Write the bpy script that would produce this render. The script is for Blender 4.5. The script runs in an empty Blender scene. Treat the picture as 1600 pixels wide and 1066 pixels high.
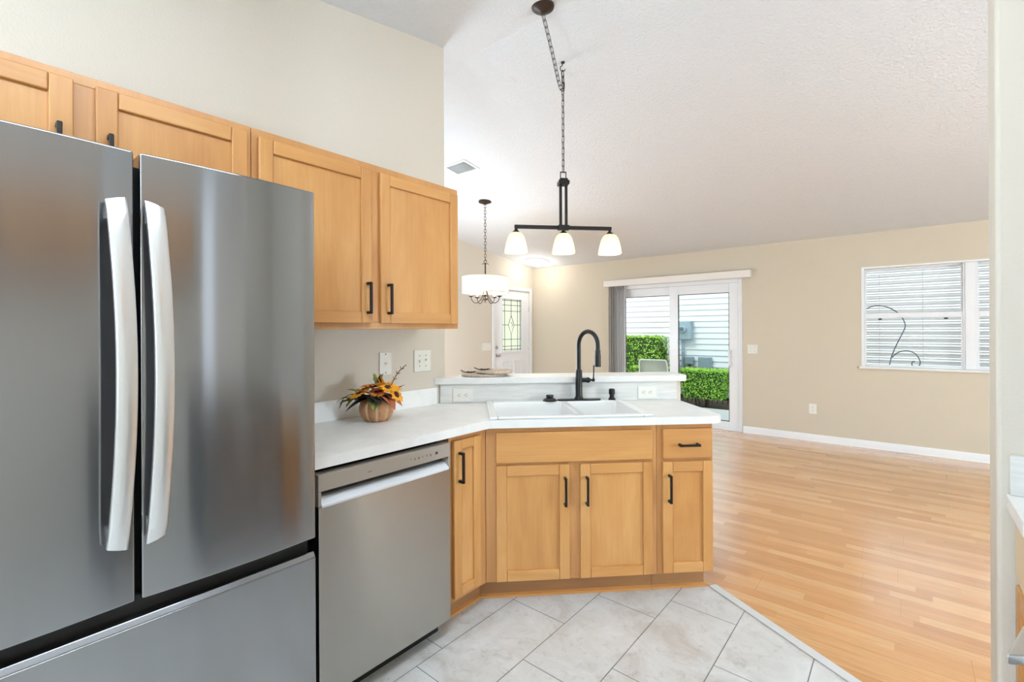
import bpy, bmesh, math, random
from mathutils import Vector, Matrix
random.seed(7)
S = bpy.context.scene
COL = S.collection
PI = math.pi

# ------------------------------------------------------------------ camera
H = 1.352
cam_d = bpy.data.cameras.new('camera'); cam = bpy.data.objects.new('camera', cam_d); COL.objects.link(cam)
cam_d.sensor_width = 36.0; cam_d.lens = 735.0 / 1600 * 36.0
cam_d.shift_y = -16.7 / 1600.0
cam_d.clip_start = 0.02
cam.matrix_world = (Matrix.Translation((0, 0, H)) @ Matrix.Rotation(math.radians(40.0), 4, 'Z')
                    @ Matrix.Rotation(PI / 2, 4, 'X') @ Matrix.Rotation(math.radians(-0.25), 4, 'Z'))
S.camera = cam

# ------------------------------------------------------------------ world, sun, exposure
W = bpy.data.worlds.new('world'); S.world = W; W.use_nodes = True
bg = W.node_tree.nodes['Background']
bg.inputs['Color'].default_value = (0.86, 0.94, 1.0, 1); bg.inputs['Strength'].default_value = 1.8
sun_d = bpy.data.lights.new('sun', 'SUN'); sun_d.energy = 1.4; sun_d.angle = math.radians(12); sun_d.color = (1, .97, .92)
sun = bpy.data.objects.new('sun', sun_d); COL.objects.link(sun)
sun.rotation_euler = (math.radians(38), 0, math.radians(-20))
S.view_settings.view_transform = 'Standard'; S.view_settings.look = 'None'
S.view_settings.gamma = 1.0; S.view_settings.use_curve_mapping = False
S.view_settings.exposure = 0.0

def lamp(name, loc, power, radius, color, parent=None):
    d = bpy.data.lights.new(name, 'POINT'); d.energy = power; d.shadow_soft_size = radius; d.color = color
    o = bpy.data.objects.new(name, d); COL.objects.link(o); o.location = loc
    if parent: o.parent = parent
    return o

# ------------------------------------------------------------------ materials
def lin(c):
    def f(v):
        v /= 255.0
        return v / 12.92 if v <= .04045 else ((v + .055) / 1.055) ** 2.4
    return (f(c[0]), f(c[1]), f(c[2]), 1)
MATS = {}
def mat(name, col, rough=.5, metal=0.0, **kw):
    m = bpy.data.materials.new(name); m.use_nodes = True
    b = m.node_tree.nodes['Principled BSDF']
    b.inputs['Base Color'].default_value = lin(col) if max(col) > 1.01 else (*col, 1)
    b.inputs['Roughness'].default_value = rough; b.inputs['Metallic'].default_value = metal
    for k, v in kw.items():
        b.inputs[k.replace('_', ' ')].default_value = v
    MATS[name] = m
    return m
def nodes(m): return m.node_tree.nodes, m.node_tree.links, m.node_tree.nodes['Principled BSDF']
def coords(N, L, scale, rot=(0, 0, 0), loc=(0, 0, 0)):
    tc = N.new('ShaderNodeTexCoord'); mp = N.new('ShaderNodeMapping')
    mp.inputs['Scale'].default_value = scale; mp.inputs['Rotation'].default_value = rot; mp.inputs['Location'].default_value = loc
    L.new(tc.outputs['Object'], mp.inputs['Vector'])
    return mp
def noise(N, L, vec, scale=1, detail=4, rough=.5, dist=0):
    n = N.new('ShaderNodeTexNoise'); n.inputs['Scale'].default_value = scale; n.inputs['Detail'].default_value = detail
    n.inputs['Roughness'].default_value = rough; n.inputs['Distortion'].default_value = dist
    L.new(vec, n.inputs['Vector']); return n
def ramp(N, L, fac, stops):
    r = N.new('ShaderNodeValToRGB'); L.new(fac, r.inputs['Fac'])
    e = r.color_ramp.elements
    while len(e) < len(stops): e.new(.5)
    for i, (p, c) in enumerate(stops): e[i].position = p; e[i].color = lin(c) if max(c) > 1.01 else (*c, 1)
    return r
def bump(N, L, b, h, strength, dist=.01):
    bp = N.new('ShaderNodeBump'); bp.inputs['Strength'].default_value = strength; bp.inputs['Distance'].default_value = dist
    L.new(h, bp.inputs['Height']); L.new(bp.outputs['Normal'], b.inputs['Normal'])
def mixc(N, L, fac, a, b, mode='MIX'):
    x = N.new('ShaderNodeMix'); x.data_type = 'RGBA'; x.blend_type = mode
    if isinstance(fac, (int, float)): x.inputs[0].default_value = fac
    else: L.new(fac, x.inputs[0])
    for s, v in ((6, a), (7, b)):
        if isinstance(v, tuple): x.inputs[s].default_value = v
        else: L.new(v, x.inputs[s])
    return x.outputs[2]

def textured(name, col, rough, scale, strength, detail=3):
    m = mat(name, col, rough); N, L, b = nodes(m)
    n = noise(N, L, coords(N, L, (1, 1, 1)).outputs[0], scale, detail, .6)
    bump(N, L, b, n.outputs['Fac'], strength, .004 if strength < .8 else .012)
    return m
PAINT_TAN = textured('paint_tan', (208, 196, 176), .7, 130, .25)
PAINT_GREIGE = textured('paint_greige', (213, 204, 190), .7, 130, .3)
CEIL = textured('ceiling_texture', (224, 227, 231), .85, 55, 1.0, 5)
WHITE = mat('white_paint', (236, 236, 236), .4)
VINYL = mat('white_vinyl', (235, 236, 238), .3)
PLATE = mat('plate_plastic', (232, 229, 220), .35)
SLOT = mat('slot_dark', (60, 58, 55), .6)
BLACK = mat('black_metal', (22, 21, 21), .4, .3)
MATTE = mat('matte_black', (20, 20, 21), .38, .2)
BRONZE = mat('bronze', (56, 43, 34), .42, .45)
DARKBRONZE = mat('dark_bronze', (38, 36, 36), .45, .5)
RUBBER = mat('black_gap', (12, 12, 13), .6)
CHROME = mat('chrome', (200, 200, 205), .15, 1)
PORC = mat('sink_porcelain', (242, 242, 240), .15)
LAM = mat('white_laminate', (233, 232, 229), .38); 
N, L, b = nodes(LAM)
n = noise(N, L, coords(N, L, (1, 1, 1)).outputs[0], 9, 6, .6, .6)
L.new(ramp(N, L, n.outputs['Fac'], [(.35, (229, 228, 225)), (.65, (237, 236, 233))]).outputs[0], b.inputs['Base Color'])
SPLASH = mat('splash_laminate', (220, 219, 214), .4)
N, L, b = nodes(SPLASH)
n = noise(N, L, coords(N, L, (2, 2, 26)).outputs[0], 3, 5, .6)
L.new(ramp(N, L, n.outputs['Fac'], [(.35, (212, 211, 206)), (.65, (226, 225, 220))]).outputs[0], b.inputs['Base Color'])

def wood(name, grain, dark, mid, light, rough=.36):
    m = mat(name, mid, rough); N, L, b = nodes(m)
    oi = N.new('ShaderNodeObjectInfo'); tc = N.new('ShaderNodeTexCoord')
    off = N.new('ShaderNodeVectorMath'); off.operation = 'SCALE'; off.inputs[0].default_value = (17.3, 9.1, 23.7)
    L.new(oi.outputs['Random'], off.inputs['Scale'])
    ad = N.new('ShaderNodeVectorMath'); L.new(tc.outputs['Object'], ad.inputs[0]); L.new(off.outputs[0], ad.inputs[1])
    def mp(s):
        q = N.new('ShaderNodeMapping'); q.inputs['Scale'].default_value = s; L.new(ad.outputs[0], q.inputs['Vector']); return q.outputs[0]
    def sc(a, g): return tuple(g if i == grain else a for i in range(3))
    n1 = noise(N, L, mp(sc(7, 1.6)), 1, 4, .5, .7)
    n2 = noise(N, L, mp(sc(120, 5)), 1, 3, .6)
    n3 = noise(N, L, mp(sc(2.5, 2.0)), 1, 2, .5)
    c1 = ramp(N, L, n1.outputs['Fac'], [(.22, dark), (.5, mid), (.8, light)])
    c2 = ramp(N, L, n2.outputs['Fac'], [(.3, (.86, .84, .80)), (.6, (1.0, 1.0, 1.0))])
    c3 = ramp(N, L, n3.outputs['Fac'], [(.3, (.9, .88, .86)), (.7, (1.0, 1.0, 1.0))])
    c = mixc(N, L, .5, c1.outputs[0], c2.outputs[0], 'MULTIPLY')
    c = mixc(N, L, .8, c, c3.outputs[0], 'MULTIPLY')
    L.new(c, b.inputs['Base Color'])
    return m
WV = wood('maple_vertical', 2, (190, 131, 72), (206, 149, 87), (218, 167, 106))
WH = wood('maple_horizontal', 0, (190, 131, 72), (206, 149, 87), (218, 167, 106))
WF = wood('maple_frame', 2, (188, 131, 76), (202, 146, 89), (212, 160, 104))
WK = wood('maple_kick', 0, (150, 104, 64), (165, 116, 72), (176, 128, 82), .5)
WSHOE = wood('shoe_wood', 0, (190, 128, 70), (206, 146, 84), (214, 158, 98))

def steel(name, col, rough, aniso=.75):
    m = mat(name, col, rough, 1.0); N, L, b = nodes(m)
    b.inputs['Anisotropic'].default_value = aniso; b.inputs['Anisotropic Rotation'].default_value = .25
    t = N.new('ShaderNodeTangent'); t.direction_type = 'RADIAL'; t.axis = 'Z'
    L.new(t.outputs[0], b.inputs['Tangent'])
    return m
STEEL = steel('brushed_steel_dark', (158, 159, 162), .14, .97)
STEEL2 = steel('brushed_steel', (172, 170, 167), .27, .95)
STEELH = mat('handle_steel', (222, 222, 222), .33, .85)
PANEL = mat('control_panel_steel', (160, 150, 139), .45, .1)

# laminate floor : long narrow strips running along x
WOODFLOOR = mat('oak_laminate', (200, 145, 90), .21, Specular_IOR_Level=.7, Coat_Weight=.8, Coat_Roughness=.2); N, L, b = nodes(WOODFLOOR)
mp = coords(N, L, (1, 1, 1))
sx = N.new('ShaderNodeSeparateXYZ'); L.new(mp.outputs[0], sx.inputs[0])
def mth(op, a, b=None):
    q = N.new('ShaderNodeMath'); q.operation = op
    for k, v in ((0, a), (1, b)):
        if v is None: continue
        if isinstance(v, (int, float)): q.inputs[k].default_value = v
        else: L.new(v, q.inputs[k])
    return q.outputs[0]
def boards(rowh, length):
    ry = mth('DIVIDE', sx.outputs['Y'], rowh); row = mth('FLOOR', ry)
    wn = N.new('ShaderNodeTexWhiteNoise'); wn.noise_dimensions = '1D'; L.new(row, wn.inputs['W'])
    cx_ = mth('ADD', mth('DIVIDE', sx.outputs['X'], length), mth('MULTIPLY', wn.outputs['Value'], 7.31)); colm = mth('FLOOR', cx_)
    cb = N.new('ShaderNodeCombineXYZ'); L.new(row, cb.inputs[0]); L.new(colm, cb.inputs[1])
    w2 = N.new('ShaderNodeTexWhiteNoise'); w2.noise_dimensions = '2D'; L.new(cb.outputs[0], w2.inputs['Vector'])
    fx = mth('FRACT', cx_); fy = mth('FRACT', ry)
    ex = mth('LESS_THAN', fx, .0020 / length); ey = mth('LESS_THAN', fy, .0018 / rowh)
    return w2.outputs['Value'], mth('MAXIMUM', ex, ey)
tv, _e = boards(.0635, .68); _v, seamf = boards(.1905, 1.22)
tone = ramp(N, L, tv, [(0, (200, 138, 80)), (.5, (217, 157, 97)), (1, (228, 175, 117))])
n = noise(N, L, coords(N, L, (3.2, 60, 1)).outputs[0], 1, 5, .6, .8)
g = ramp(N, L, n.outputs['Fac'], [(.32, (.78, .72, .66)), (.55, (1, 1, 1))])
n2 = noise(N, L, coords(N, L, (14, 240, 1)).outputs[0], 1, 3, .6)
g2 = ramp(N, L, n2.outputs['Fac'], [(.3, (.85, .82, .78)), (.6, (1, 1, 1))])
c = mixc(N, L, .75, tone.outputs[0], g.outputs[0], 'MULTIPLY'); c = mixc(N, L, .6, c, g2.outputs[0], 'MULTIPLY')
c = mixc(N, L, mth('MULTIPLY', seamf, .7), c, lin((160, 108, 66)))
L.new(c, b.inputs['Base Color'])

TILE = mat('stone_tile', (205, 203, 198), .3); N, L, b = nodes(TILE)
n = noise(N, L, coords(N, L, (1, 1, 1)).outputs[0], 4.5, 8, .66, .9)
n2 = noise(N, L, coords(N, L, (1, 1, 1), loc=(7, 3, 0)).outputs[0], 17, 8, .7, 1.5)
c1 = ramp(N, L, n.outputs['Fac'], [(.3, (196, 190, 182)), (.48, (212, 210, 206)), (.7, (224, 224, 222))])
c2 = ramp(N, L, n2.outputs['Fac'], [(.32, (.76, .74, .72)), (.46, (1, 1, 1))])
L.new(mixc(N, L, .8, c1.outputs[0], c2.outputs[0], 'MULTIPLY'), b.inputs['Base Color'])
GROUT = mat('grout', (128, 124, 118), .8)
STRIP = mat('transition_metal', (214, 214, 212), .35)

def glass(name, tint, refl=.003):
    m = bpy.data.materials.new(name); m.use_nodes = True; N, L = m.node_tree.nodes, m.node_tree.links
    for x in list(N):
        if x.type != 'OUTPUT_MATERIAL': N.remove(x)
    t = N.new('ShaderNodeBsdfTransparent'); t.inputs[0].default_value = (*tint, 1)
    gl = N.new('ShaderNodeBsdfGlossy'); gl.inputs['Roughness'].default_value = .02
    mx = N.new('ShaderNodeMixShader'); mx.inputs[0].default_value = refl
    L.new(t.outputs[0], mx.inputs[1]); L.new(gl.outputs[0], mx.inputs[2]); L.new(mx.outputs[0], N['Material Output'].inputs[0])
    return m
GLASS = glass('clear_glass', (.97, .98, .98))
PANE = glass('window_glass', (.97, .98, .98), .003)
GLASSBLUE = glass('tinted_glass', (.925, .982, .99))
def translucent(name, col, emis, estr, mixf=.6):
    m = bpy.data.materials.new(name); m.use_nodes = True; N, L = m.node_tree.nodes, m.node_tree.links
    b = N['Principled BSDF']; b.inputs['Base Color'].default_value = lin(col); b.inputs['Roughness'].default_value = .35
    b.inputs['Emission Color'].default_value = lin(emis); b.inputs['Emission Strength'].default_value = estr
    t = N.new('ShaderNodeBsdfTranslucent'); t.inputs[0].default_value = lin(col)
    mx = N.new('ShaderNodeMixShader'); mx.inputs[0].default_value = mixf
    L.new(b.outputs[0], mx.inputs[1]); L.new(t.outputs[0], mx.inputs[2]); L.new(mx.outputs[0], N['Material Output'].inputs[0])
    return m
SHADE = translucent('frosted_lamp_glass', (255, 246, 214), (255, 232, 160), .55)
DRUM = translucent('linen_drum', (250, 240, 222), (255, 236, 204), .22)
DOME = translucent('dome_glass', (250, 250, 250), (255, 252, 246), 2.5)
FROST = translucent('leaded_glass', (236, 238, 224), (236, 238, 224), .18, .75)  # faint emission stands in for daylight behind the front door glass
BLINDM = translucent('blind_vinyl', (246, 246, 244), (0, 0, 0), 0, .45)
VANE = mat('vane_vinyl', (206, 202, 200), .6)
LEAD = mat('lead_came', (58, 60, 56), .5, .5)
IRON = mat('wrought_iron', (96, 104, 112), .5, .3)

# ------------------------------------------------------------------ mesh builder
class MB:
    def __init__(self): self.bm = bmesh.new()
    def _mi(self, faces, mi):
        for f in faces: f.material_index = mi
    def box(self, x0, x1, y0, y1, z0, z1, mi=0):
        v = [self.bm.verts.new(p) for p in ((x0, y0, z0), (x1, y0, z0), (x1, y1, z0), (x0, y1, z0), (x0, y0, z1), (x1, y0, z1), (x1, y1, z1), (x0, y1, z1))]
        fs = [self.bm.faces.new([v[i] for i in q]) for q in ((3, 2, 1, 0), (4, 5, 6, 7), (0, 1, 5, 4), (1, 2, 6, 5), (2, 3, 7, 6), (3, 0, 4, 7))]
        self._mi(fs, mi); return self
    def prism(self, poly, a0, a1, axis='z', mi=0):
        def P(p, a): return (p[0], p[1], a) if axis == 'z' else ((a, p[0], p[1]) if axis == 'x' else (p[0], a, p[1]))
        lo = [self.bm.verts.new(P(p, a0)) for p in poly]; hi = [self.bm.verts.new(P(p, a1)) for p in poly]
        n = len(poly); fs = [self.bm.faces.new(lo[::-1]), self.bm.faces.new(hi)]
        for i in range(n): fs.append(self.bm.faces.new((lo[i], lo[(i + 1) % n], hi[(i + 1) % n], hi[i])))
        self._mi(fs, mi); return self
    def lathe(self, prof, c=(0, 0, 0), seg=24, mi=0, lobes=None, axis='z', square=0):
        rings = []
        for r, z in prof:
            ring = []
            for i in range(seg):
                a = 2 * PI * i / seg; rr = r
                if lobes: rr = r * lobes(a)
                if square:
                    k = max(abs(math.cos(a)), abs(math.sin(a))); rr = r * ((1 - square) + square / k)
                p = (rr * math.cos(a), rr * math.sin(a), z)
                if axis == 'y': p = (p[0], -z, p[1])
                if axis == 'x': p = (z, p[0], p[1])
                ring.append(self.bm.verts.new((c[0] + p[0], c[1] + p[1], c[2] + p[2])))
            rings.append(ring)
        fs = []
        for a, b_ in zip(rings, rings[1:]):
            for i in range(seg): fs.append(self.bm.faces.new((a[i], a[(i + 1) % seg], b_[(i + 1) % seg], b_[i])))
        if prof[0][0] > 1e-6: fs.append(self.bm.faces.new(rings[0][::-1]))
        if prof[-1][0] > 1e-6: fs.append(self.bm.faces.new(rings[-1]))
        self._mi(fs, mi); return self
    def cyl(self, c, r, h, axis='z', seg=20, mi=0):
        return self.lathe([(r, 0), (r, h)], c, seg, mi, None, axis)
    def tube(self, pts, rad, seg=10, closed=False, mi=0, squash=1.0):
        P = [Vector(p) for p in pts]; n = len(P); rings = []
        rad = rad if isinstance(rad, (list, tuple)) else [rad] * n
        t0 = (P[1] - P[0]).normalized()
        up = Vector((0, 0, 1)) if abs(t0.z) < .9 else Vector((1, 0, 0))
        nrm = (up - t0 * up.dot(t0)).normalized()
        for i in range(n):
            a = P[(i - 1) % n] if (closed or i > 0) else P[i]; b_ = P[(i + 1) % n] if (closed or i < n - 1) else P[i]
            t = (b_ - a).normalized(); nrm = (nrm - t * nrm.dot(t)).normalized(); bn = t.cross(nrm)
            rings.append([self.bm.verts.new(P[i] + nrm * (math.cos(2 * PI * k / seg) * rad[i]) + bn * (math.sin(2 * PI * k / seg) * rad[i] * squash)) for k in range(seg)])
        fs = []
        pairs = list(zip(rings, rings[1:])) + ([(rings[-1], rings[0])] if closed else [])
        for a, b_ in pairs:
            for k in range(seg): fs.append(self.bm.faces.new((a[k], a[(k + 1) % seg], b_[(k + 1) % seg], b_[k])))
        if not closed: fs += [self.bm.faces.new(rings[0][::-1]), self.bm.faces.new(rings[-1])]
        self._mi(fs, mi); return self
    def face(self, pts, mi=0):
        f = self.bm.faces.new([self.bm.verts.new(p) for p in pts]); f.material_index = mi; return self
    def build(self, name, mats, parent=None, bevel=0, seg=2, smooth=True, solid=0, norm=True):
        if norm: bmesh.ops.recalc_face_normals(self.bm, faces=self.bm.faces)
        me = bpy.data.meshes.new(name); self.bm.to_mesh(me); self.bm.free()
        for m in (mats if isinstance(mats, (list, tuple)) else [mats]): me.materials.append(m)
        o = bpy.data.objects.new(name, me); COL.objects.link(o)
        if smooth:
            me.polygons.foreach_set('use_smooth', [True] * len(me.polygons)); me.set_sharp_from_angle(angle=math.radians(35))
        if solid:
            s = o.modifiers.new('solid', 'SOLIDIFY'); s.thickness = solid; s.offset = 0
        if bevel:
            m = o.modifiers.new('bevel', 'BEVEL'); m.width = bevel; m.segments = seg; m.limit_method = 'ANGLE'; m.angle_limit = math.radians(35)
            m.harden_normals = True
        if parent: o.parent = parent
        return o
def tag(o, label, cat, group=None):
    o['label'] = label; o['category'] = cat
    if group: o['group'] = group
    return o
def thing(name, label, cat, loc=(0, 0, 0), rz=0, group=None):
    o = bpy.data.objects.new(name, None); COL.objects.link(o); o.location = loc; o.rotation_euler = (0, 0, rz)
    o.empty_display_size = .1
    return tag(o, label, cat, group)
def struct(o, label=None):
    o['kind'] = 'structure'
    if label: o['label'] = label
    return o

# ------------------------------------------------------------------ layout constants
XL = -2.163            # kitchen wall face
YF = 6.672             # far wall face
XE = -5.10             # entry wall face
O = Vector((-1.552, 1.671, 0)); R45 = PI / 4
def uv(u, v): return (O.x + .70711 * (u - v), O.y + .70711 * (u + v))
def zc(y):             # ceiling height
    return min(2.438 + .15 * (YF - y), 3.082 + .17 * (y - 1.943))
YR = 2.148; ZR = zc(YR)

# ------------------------------------------------------------------ room shell
tile_edge = [(0.95, 1.80), (.20, 1.985), (-.80, 2.555), uv(1.15, .62), uv(-.30, .62)]
wp = [(XE, -1.0), (-2.283, -1.0), (-2.283, 1.94), (XL, 1.94)] + tile_edge[::-1][0:4] + [(.95, 1.80), (3.6, 1.80), (3.6, YF + .02), (XE, YF + .02)]
struct(MB().prism(wp, -.08, 0).build('floor', WOODFLOOR), 'golden oak laminate floor of the living room')
tp = [(XL - .12, -3), (.95, -3)] + tile_edge + [(XL, 1.93), (XL - .12, 1.93)]
m = MB(); m.prism(tp, -.08, -.002, mi=1)
OFF = {0: 1.81, -1: 1.338, 1: 1.505, 2: 1.692, 3: 1.968, 4: 1.70, 5: 1.45, 6: 1.30, 7: 1.6, -2: 1.60}
tb = bmesh.new()
for k in range(-3, 9):
    x0 = -1.517 + .3055 * k
    for j in range(-9, 3):
        y0 = OFF.get(k, 1.4) + .61 * j; g_ = .0018
        q = [(x0 + g_, y0 + g_), (x0 + .3055 - g_, y0 + g_), (x0 + .3055 - g_, y0 + .61 - g_), (x0 + g_, y0 + .61 - g_)]
        tb.faces.new([tb.verts.new((p[0], p[1], 0)) for p in q])
def clip(bm, p, nrm):
    bmesh.ops.bisect_plane(bm, geom=bm.verts[:] + bm.edges[:] + bm.faces[:], plane_co=p, plane_no=nrm, clear_outer=True)
e0, e1 = Vector((.20, 1.985, 0)), Vector((-.80, 2.555, 0)); dv = (e1 - e0).normalized()
clip(tb, e0, (-dv.y * -1, -dv.x, 0) if False else (dv.y, -dv.x, 0))
clip(tb, (XL, 0, 0), (-1, 0, 0)); clip(tb, (.95, 0, 0), (1, 0, 0)); clip(tb, (0, -3, 0), (0, -1, 0))
tm = bpy.data.meshes.new('t'); tb.to_mesh(tm); tb.free(); m.bm.from_mesh(tm); bpy.data.meshes.remove(tm)
struct(m.build('floor_tile', [TILE, GROUT], norm=False, smooth=False), 'pale grey stone-look tile floor of the kitchen')
m = MB(); nv = Vector((-dv.y, dv.x, 0)) * -1
if nv.y < 0: nv = -nv
a, b_ = e0 - dv * -.0, e1
pts = [e0 - dv * .02, e1, e1 + nv * .045, e0 - dv * .02 + nv * .045]
m.prism([(p.x, p.y) for p in pts], 0, .007)
struct(m.build('trim_1', STRIP, bevel=.003), 'pale transition strip between tile and laminate')

ym = -3.0
m = MB()
for yy0, yy1 in ((-3.1, YR), (YR, YF + .15)):
    m.prism([(yy0, zc(yy0)), (yy1, zc(yy1)), (yy1, zc(yy1) + .1), (yy0, zc(yy0) + .1)], XE - .12, 3.72, 'x')
struct(m.build('ceiling', CEIL, smooth=False), 'white knockdown textured vaulted ceiling')
struct(MB().prism([(-3.0, 0), (1.94, 0), (1.94, zc(1.94)), (-3.0, zc(-3.0))], XL - .12, XL, 'x').build('wall_left', PAINT_GREIGE, smooth=False), 'greige kitchen wall above the maple cabinets')
# wall_far with sliding door and window openings
SX0, SX1, SZ = -3.49, -1.656, 2.024
WX0, WX1, WZ0, WZ1 = -.397, 1.40, .905, 2.052
m = MB(); T0, T1 = YF, YF + .15; ZT = 2.438
m.box(XE - .12, SX0, T0, T1, 0, ZT); m.box(SX0, SX1, T0, T1, SZ, ZT); m.box(SX1, WX0, T0, T1, 0, ZT)
m.box(WX0, WX1, T0, T1, 0, WZ0); m.box(WX0, WX1, T0, T1, WZ1, ZT); m.box(WX1, 3.72, T0, T1, 0, ZT)
struct(m.build('wall_far', PAINT_TAN, smooth=False), 'tan living room wall with the sliding door')
# entry wall with front door opening
DY0, DY1, DZ = 5.63, 6.56, 2.03
m = MB(); x0, x1 = XE - .12, XE
m.prism([(-1.0, 0), (DY0, 0), (DY0, zc(DY0)), (YR, ZR), (-1.0, zc(-1))], x0, x1, 'x')
m.prism([(DY0, DZ), (DY1, DZ), (DY1, zc(DY1)), (DY0, zc(DY0))], x0, x1, 'x')
m.prism([(DY1, 0), (YF, 0), (YF, zc(YF)), (DY1, zc(DY1))], x0, x1, 'x')
struct(m.build('wall_entry', PAINT_GREIGE, smooth=False), 'pale entry wall holding the front door')
struct(MB().prism([(1.80, 0), (1.94, 0), (1.94, zc(1.94)), (1.80, zc(1.80))], .183, 3.6, 'x').build('wall_right', PAINT_GREIGE, bevel=.012, seg=3), 'textured wall end at right edge of kitchen')
struct(MB().prism([(1.80, 0), (YF, 0), (YF, zc(YF)), (YR, ZR), (1.80, zc(1.8))], 3.6, 3.72, 'x').build('wall_living', PAINT_TAN, smooth=False), 'tan wall closing the living room')
struct((lambda m: (m.prism([(-3.0, 0), (.95, 0), (.95, zc(.95)), (-3.0, zc(-3))], .95, 1.07, 'x'), m.prism([(1.45, 0), (1.80, 0), (1.80, zc(1.8)), (1.45, zc(1.45))], .95, 1.07, 'x'), m.prism([(.95, 0), (1.45, 0), (1.45, .95), (.95, .95)], .95, 1.07, 'x'), m.prism([(.95, 2.80), (1.45, 2.80), (1.45, zc(1.45)), (.95, zc(.95))], .95, 1.07, 'x'))[0])(MB()).build('wall_range', PAINT_GREIGE, smooth=False), 'kitchen wall behind the range')  # unseen opening added so daylight makes a bright band in the refrigerator
m = MB(); z1 = zc(-3.0)
m.box(XL - .12, -1.7, -3.12, -3.0, 0, z1); m.box(-1.7, .5, -3.12, -3.0, 0, .5); m.box(-1.7, .5, -3.12, -3.0, 2.1, z1); m.box(.5, 1.07, -3.12, -3.0, 0, z1)
struct(m.build('wall_back', PAINT_GREIGE, smooth=False), 'kitchen end wall with a wide unseen opening added for daylight')  # opening behind the camera is invented, to let sky light in
struct(MB().box(XE - .12, XL - .12, -1.12, -1.0, 0, zc(-1)).build('wall_hall', PAINT_GREIGE, smooth=False), 'wall closing the entry hall')
# baseboards
bbp = [(0, 0), (0, .085), (-.006, .085), (-.012, .07), (-.012, .02), (-.016, 0)]
m = MB(); m.prism([(YF + p[0], p[1]) for p in bbp], SX1 + .01, 3.6, 'x'); m.prism([(YF + p[0], p[1]) for p in bbp], XE, SX0 - .01, 'x')
struct(m.build('baseboard_far', WHITE), 'white baseboard along the tan wall')
m = MB(); m.prism([(XE - p[0], p[1]) for p in bbp], 2.0, DY0 - .06, 'y')
struct(m.build('baseboard_entry', WHITE), 'white baseboard along the entry wall')

# ------------------------------------------------------------------ sliding glass door
d2 = bpy.data.objects.new('door_2', None); COL.objects.link(d2); d2.location = (0, YF, 0); struct(d2, 'white sliding glass patio door')
m = MB(); fy0, fy1 = .0, .13
m.box(SX0, SX0 + .04, fy0, fy1, 0, SZ); m.box(SX1 - .044, SX1, fy0, fy1, 0, SZ); m.box(SX0 + .04, SX1 - .044, fy0, fy1, SZ - .05, SZ); m.box(SX0 + .04, SX1 - .044, fy0, fy1, 0, .03)
m.box(SX1 - .012, SX1 + .004, -.012, 0, 0, SZ + .004); m.box(SX0 - .004, SX0 + .012, -.012, 0, 0, SZ + .004); m.box(SX0, SX1, -.012, 0, SZ - .012, SZ + .004)
m.build('door_frame', VINYL, d2, bevel=.003)
def panel(x0, x1, y0, y1, z0, z1, sl, sr, tz, bz, gl, name):
    m = MB(); m.box(x0, x0 + sl, y0, y1, z0, z1); m.box(x1 - sr, x1, y0, y1, z0, z1); m.box(x0 + sl, x1 - sr, y0, y1, z1 - tz, z1); m.box(x0 + sl, x1 - sr, y0, y1, z0, z0 + bz)
    p = m.build(name, VINYL, d2, bevel=.004)
    ym_ = (y0 + y1) / 2
    m = MB(); t = .008
    for (a0, a1, c0, c1) in ((x0 + sl, x0 + sl + t, z0 + bz, z1 - tz), (x1 - sr - t, x1 - sr, z0 + bz, z1 - tz), (x0 + sl + t, x1 - sr - t, z0 + bz, z0 + bz + t), (x0 + sl + t, x1 - sr - t, z1 - tz - t, z1 - tz)):
        m.box(a0, a1, ym_ - .012, ym_ + .012, c0, c1)
    m.build('glazing_gasket', SLOT, p)
    MB().box(x0 + sl, x1 - sr, ym_ - .003, ym_ + .003, z0 + bz, z1 - tz).build('glass_pane', gl, p, smooth=False)
    return p
panel(SX0 + .04, -2.56, .075, .115, .03, SZ - .05, .085, .085, .12, .10, GLASS, 'fixed_panel')
sl = panel(-2.636, SX1 - .044, .02, .062, .03, SZ - .05, .125, .122, .125, .085, GLASSBLUE, 'sliding_panel')
m = MB(); m.tube([(-1.815, .02, 1.075), (-1.815, -.03, 1.07), (-1.815, -.035, 1.05), (-1.815, -.035, .88), (-1.815, -.03, .86), (-1.815, .02, .855)], .011, 8); m.box(-1.815, -1.79, -.004, .02, .85, 1.08)
m.build('handle', VINYL, sl)
# valance and vertical blind
t = thing('window_valance', 'long cream valance box mounted above the sliding glass door', 'valance', (0, YF, 0))
m = MB(); m.box(-3.64, -1.53, -.10, -.088, 2.022, 2.118); m.box(-3.64, -3.628, -.088, 0, 2.022, 2.118); m.box(-1.542, -1.53, -.088, 0, 2.022, 2.118); m.box(-3.628, -1.542, -.088, 0, 2.106, 2.118)
m.build('valance_board', mat('valance_cream', (232, 226, 218), .5), t, bevel=.003)
m = MB(); m.box(-3.60, -1.56, -.065, -.03, 2.04, 2.075); m.build('track', VINYL, t)
t = thing('vertical_blind', 'stack of pale grey vertical blind vanes left of sliding glass door', 'blind', (0, YF, 0))
for i in range(9):
    xx = -3.575 + i * .034
    m = MB(); pr = [(xx + .044 * s * .28 + .006 * (1 - s * s), -.048 + .044 * s * -.9) for s in (-1, -.5, 0, .5, 1)]
    m.prism(pr + [(p[0] + .0015, p[1] + .0015) for p in pr[::-1]], .03, 2.035)
    m.build('vane', VANE, t)

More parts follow.
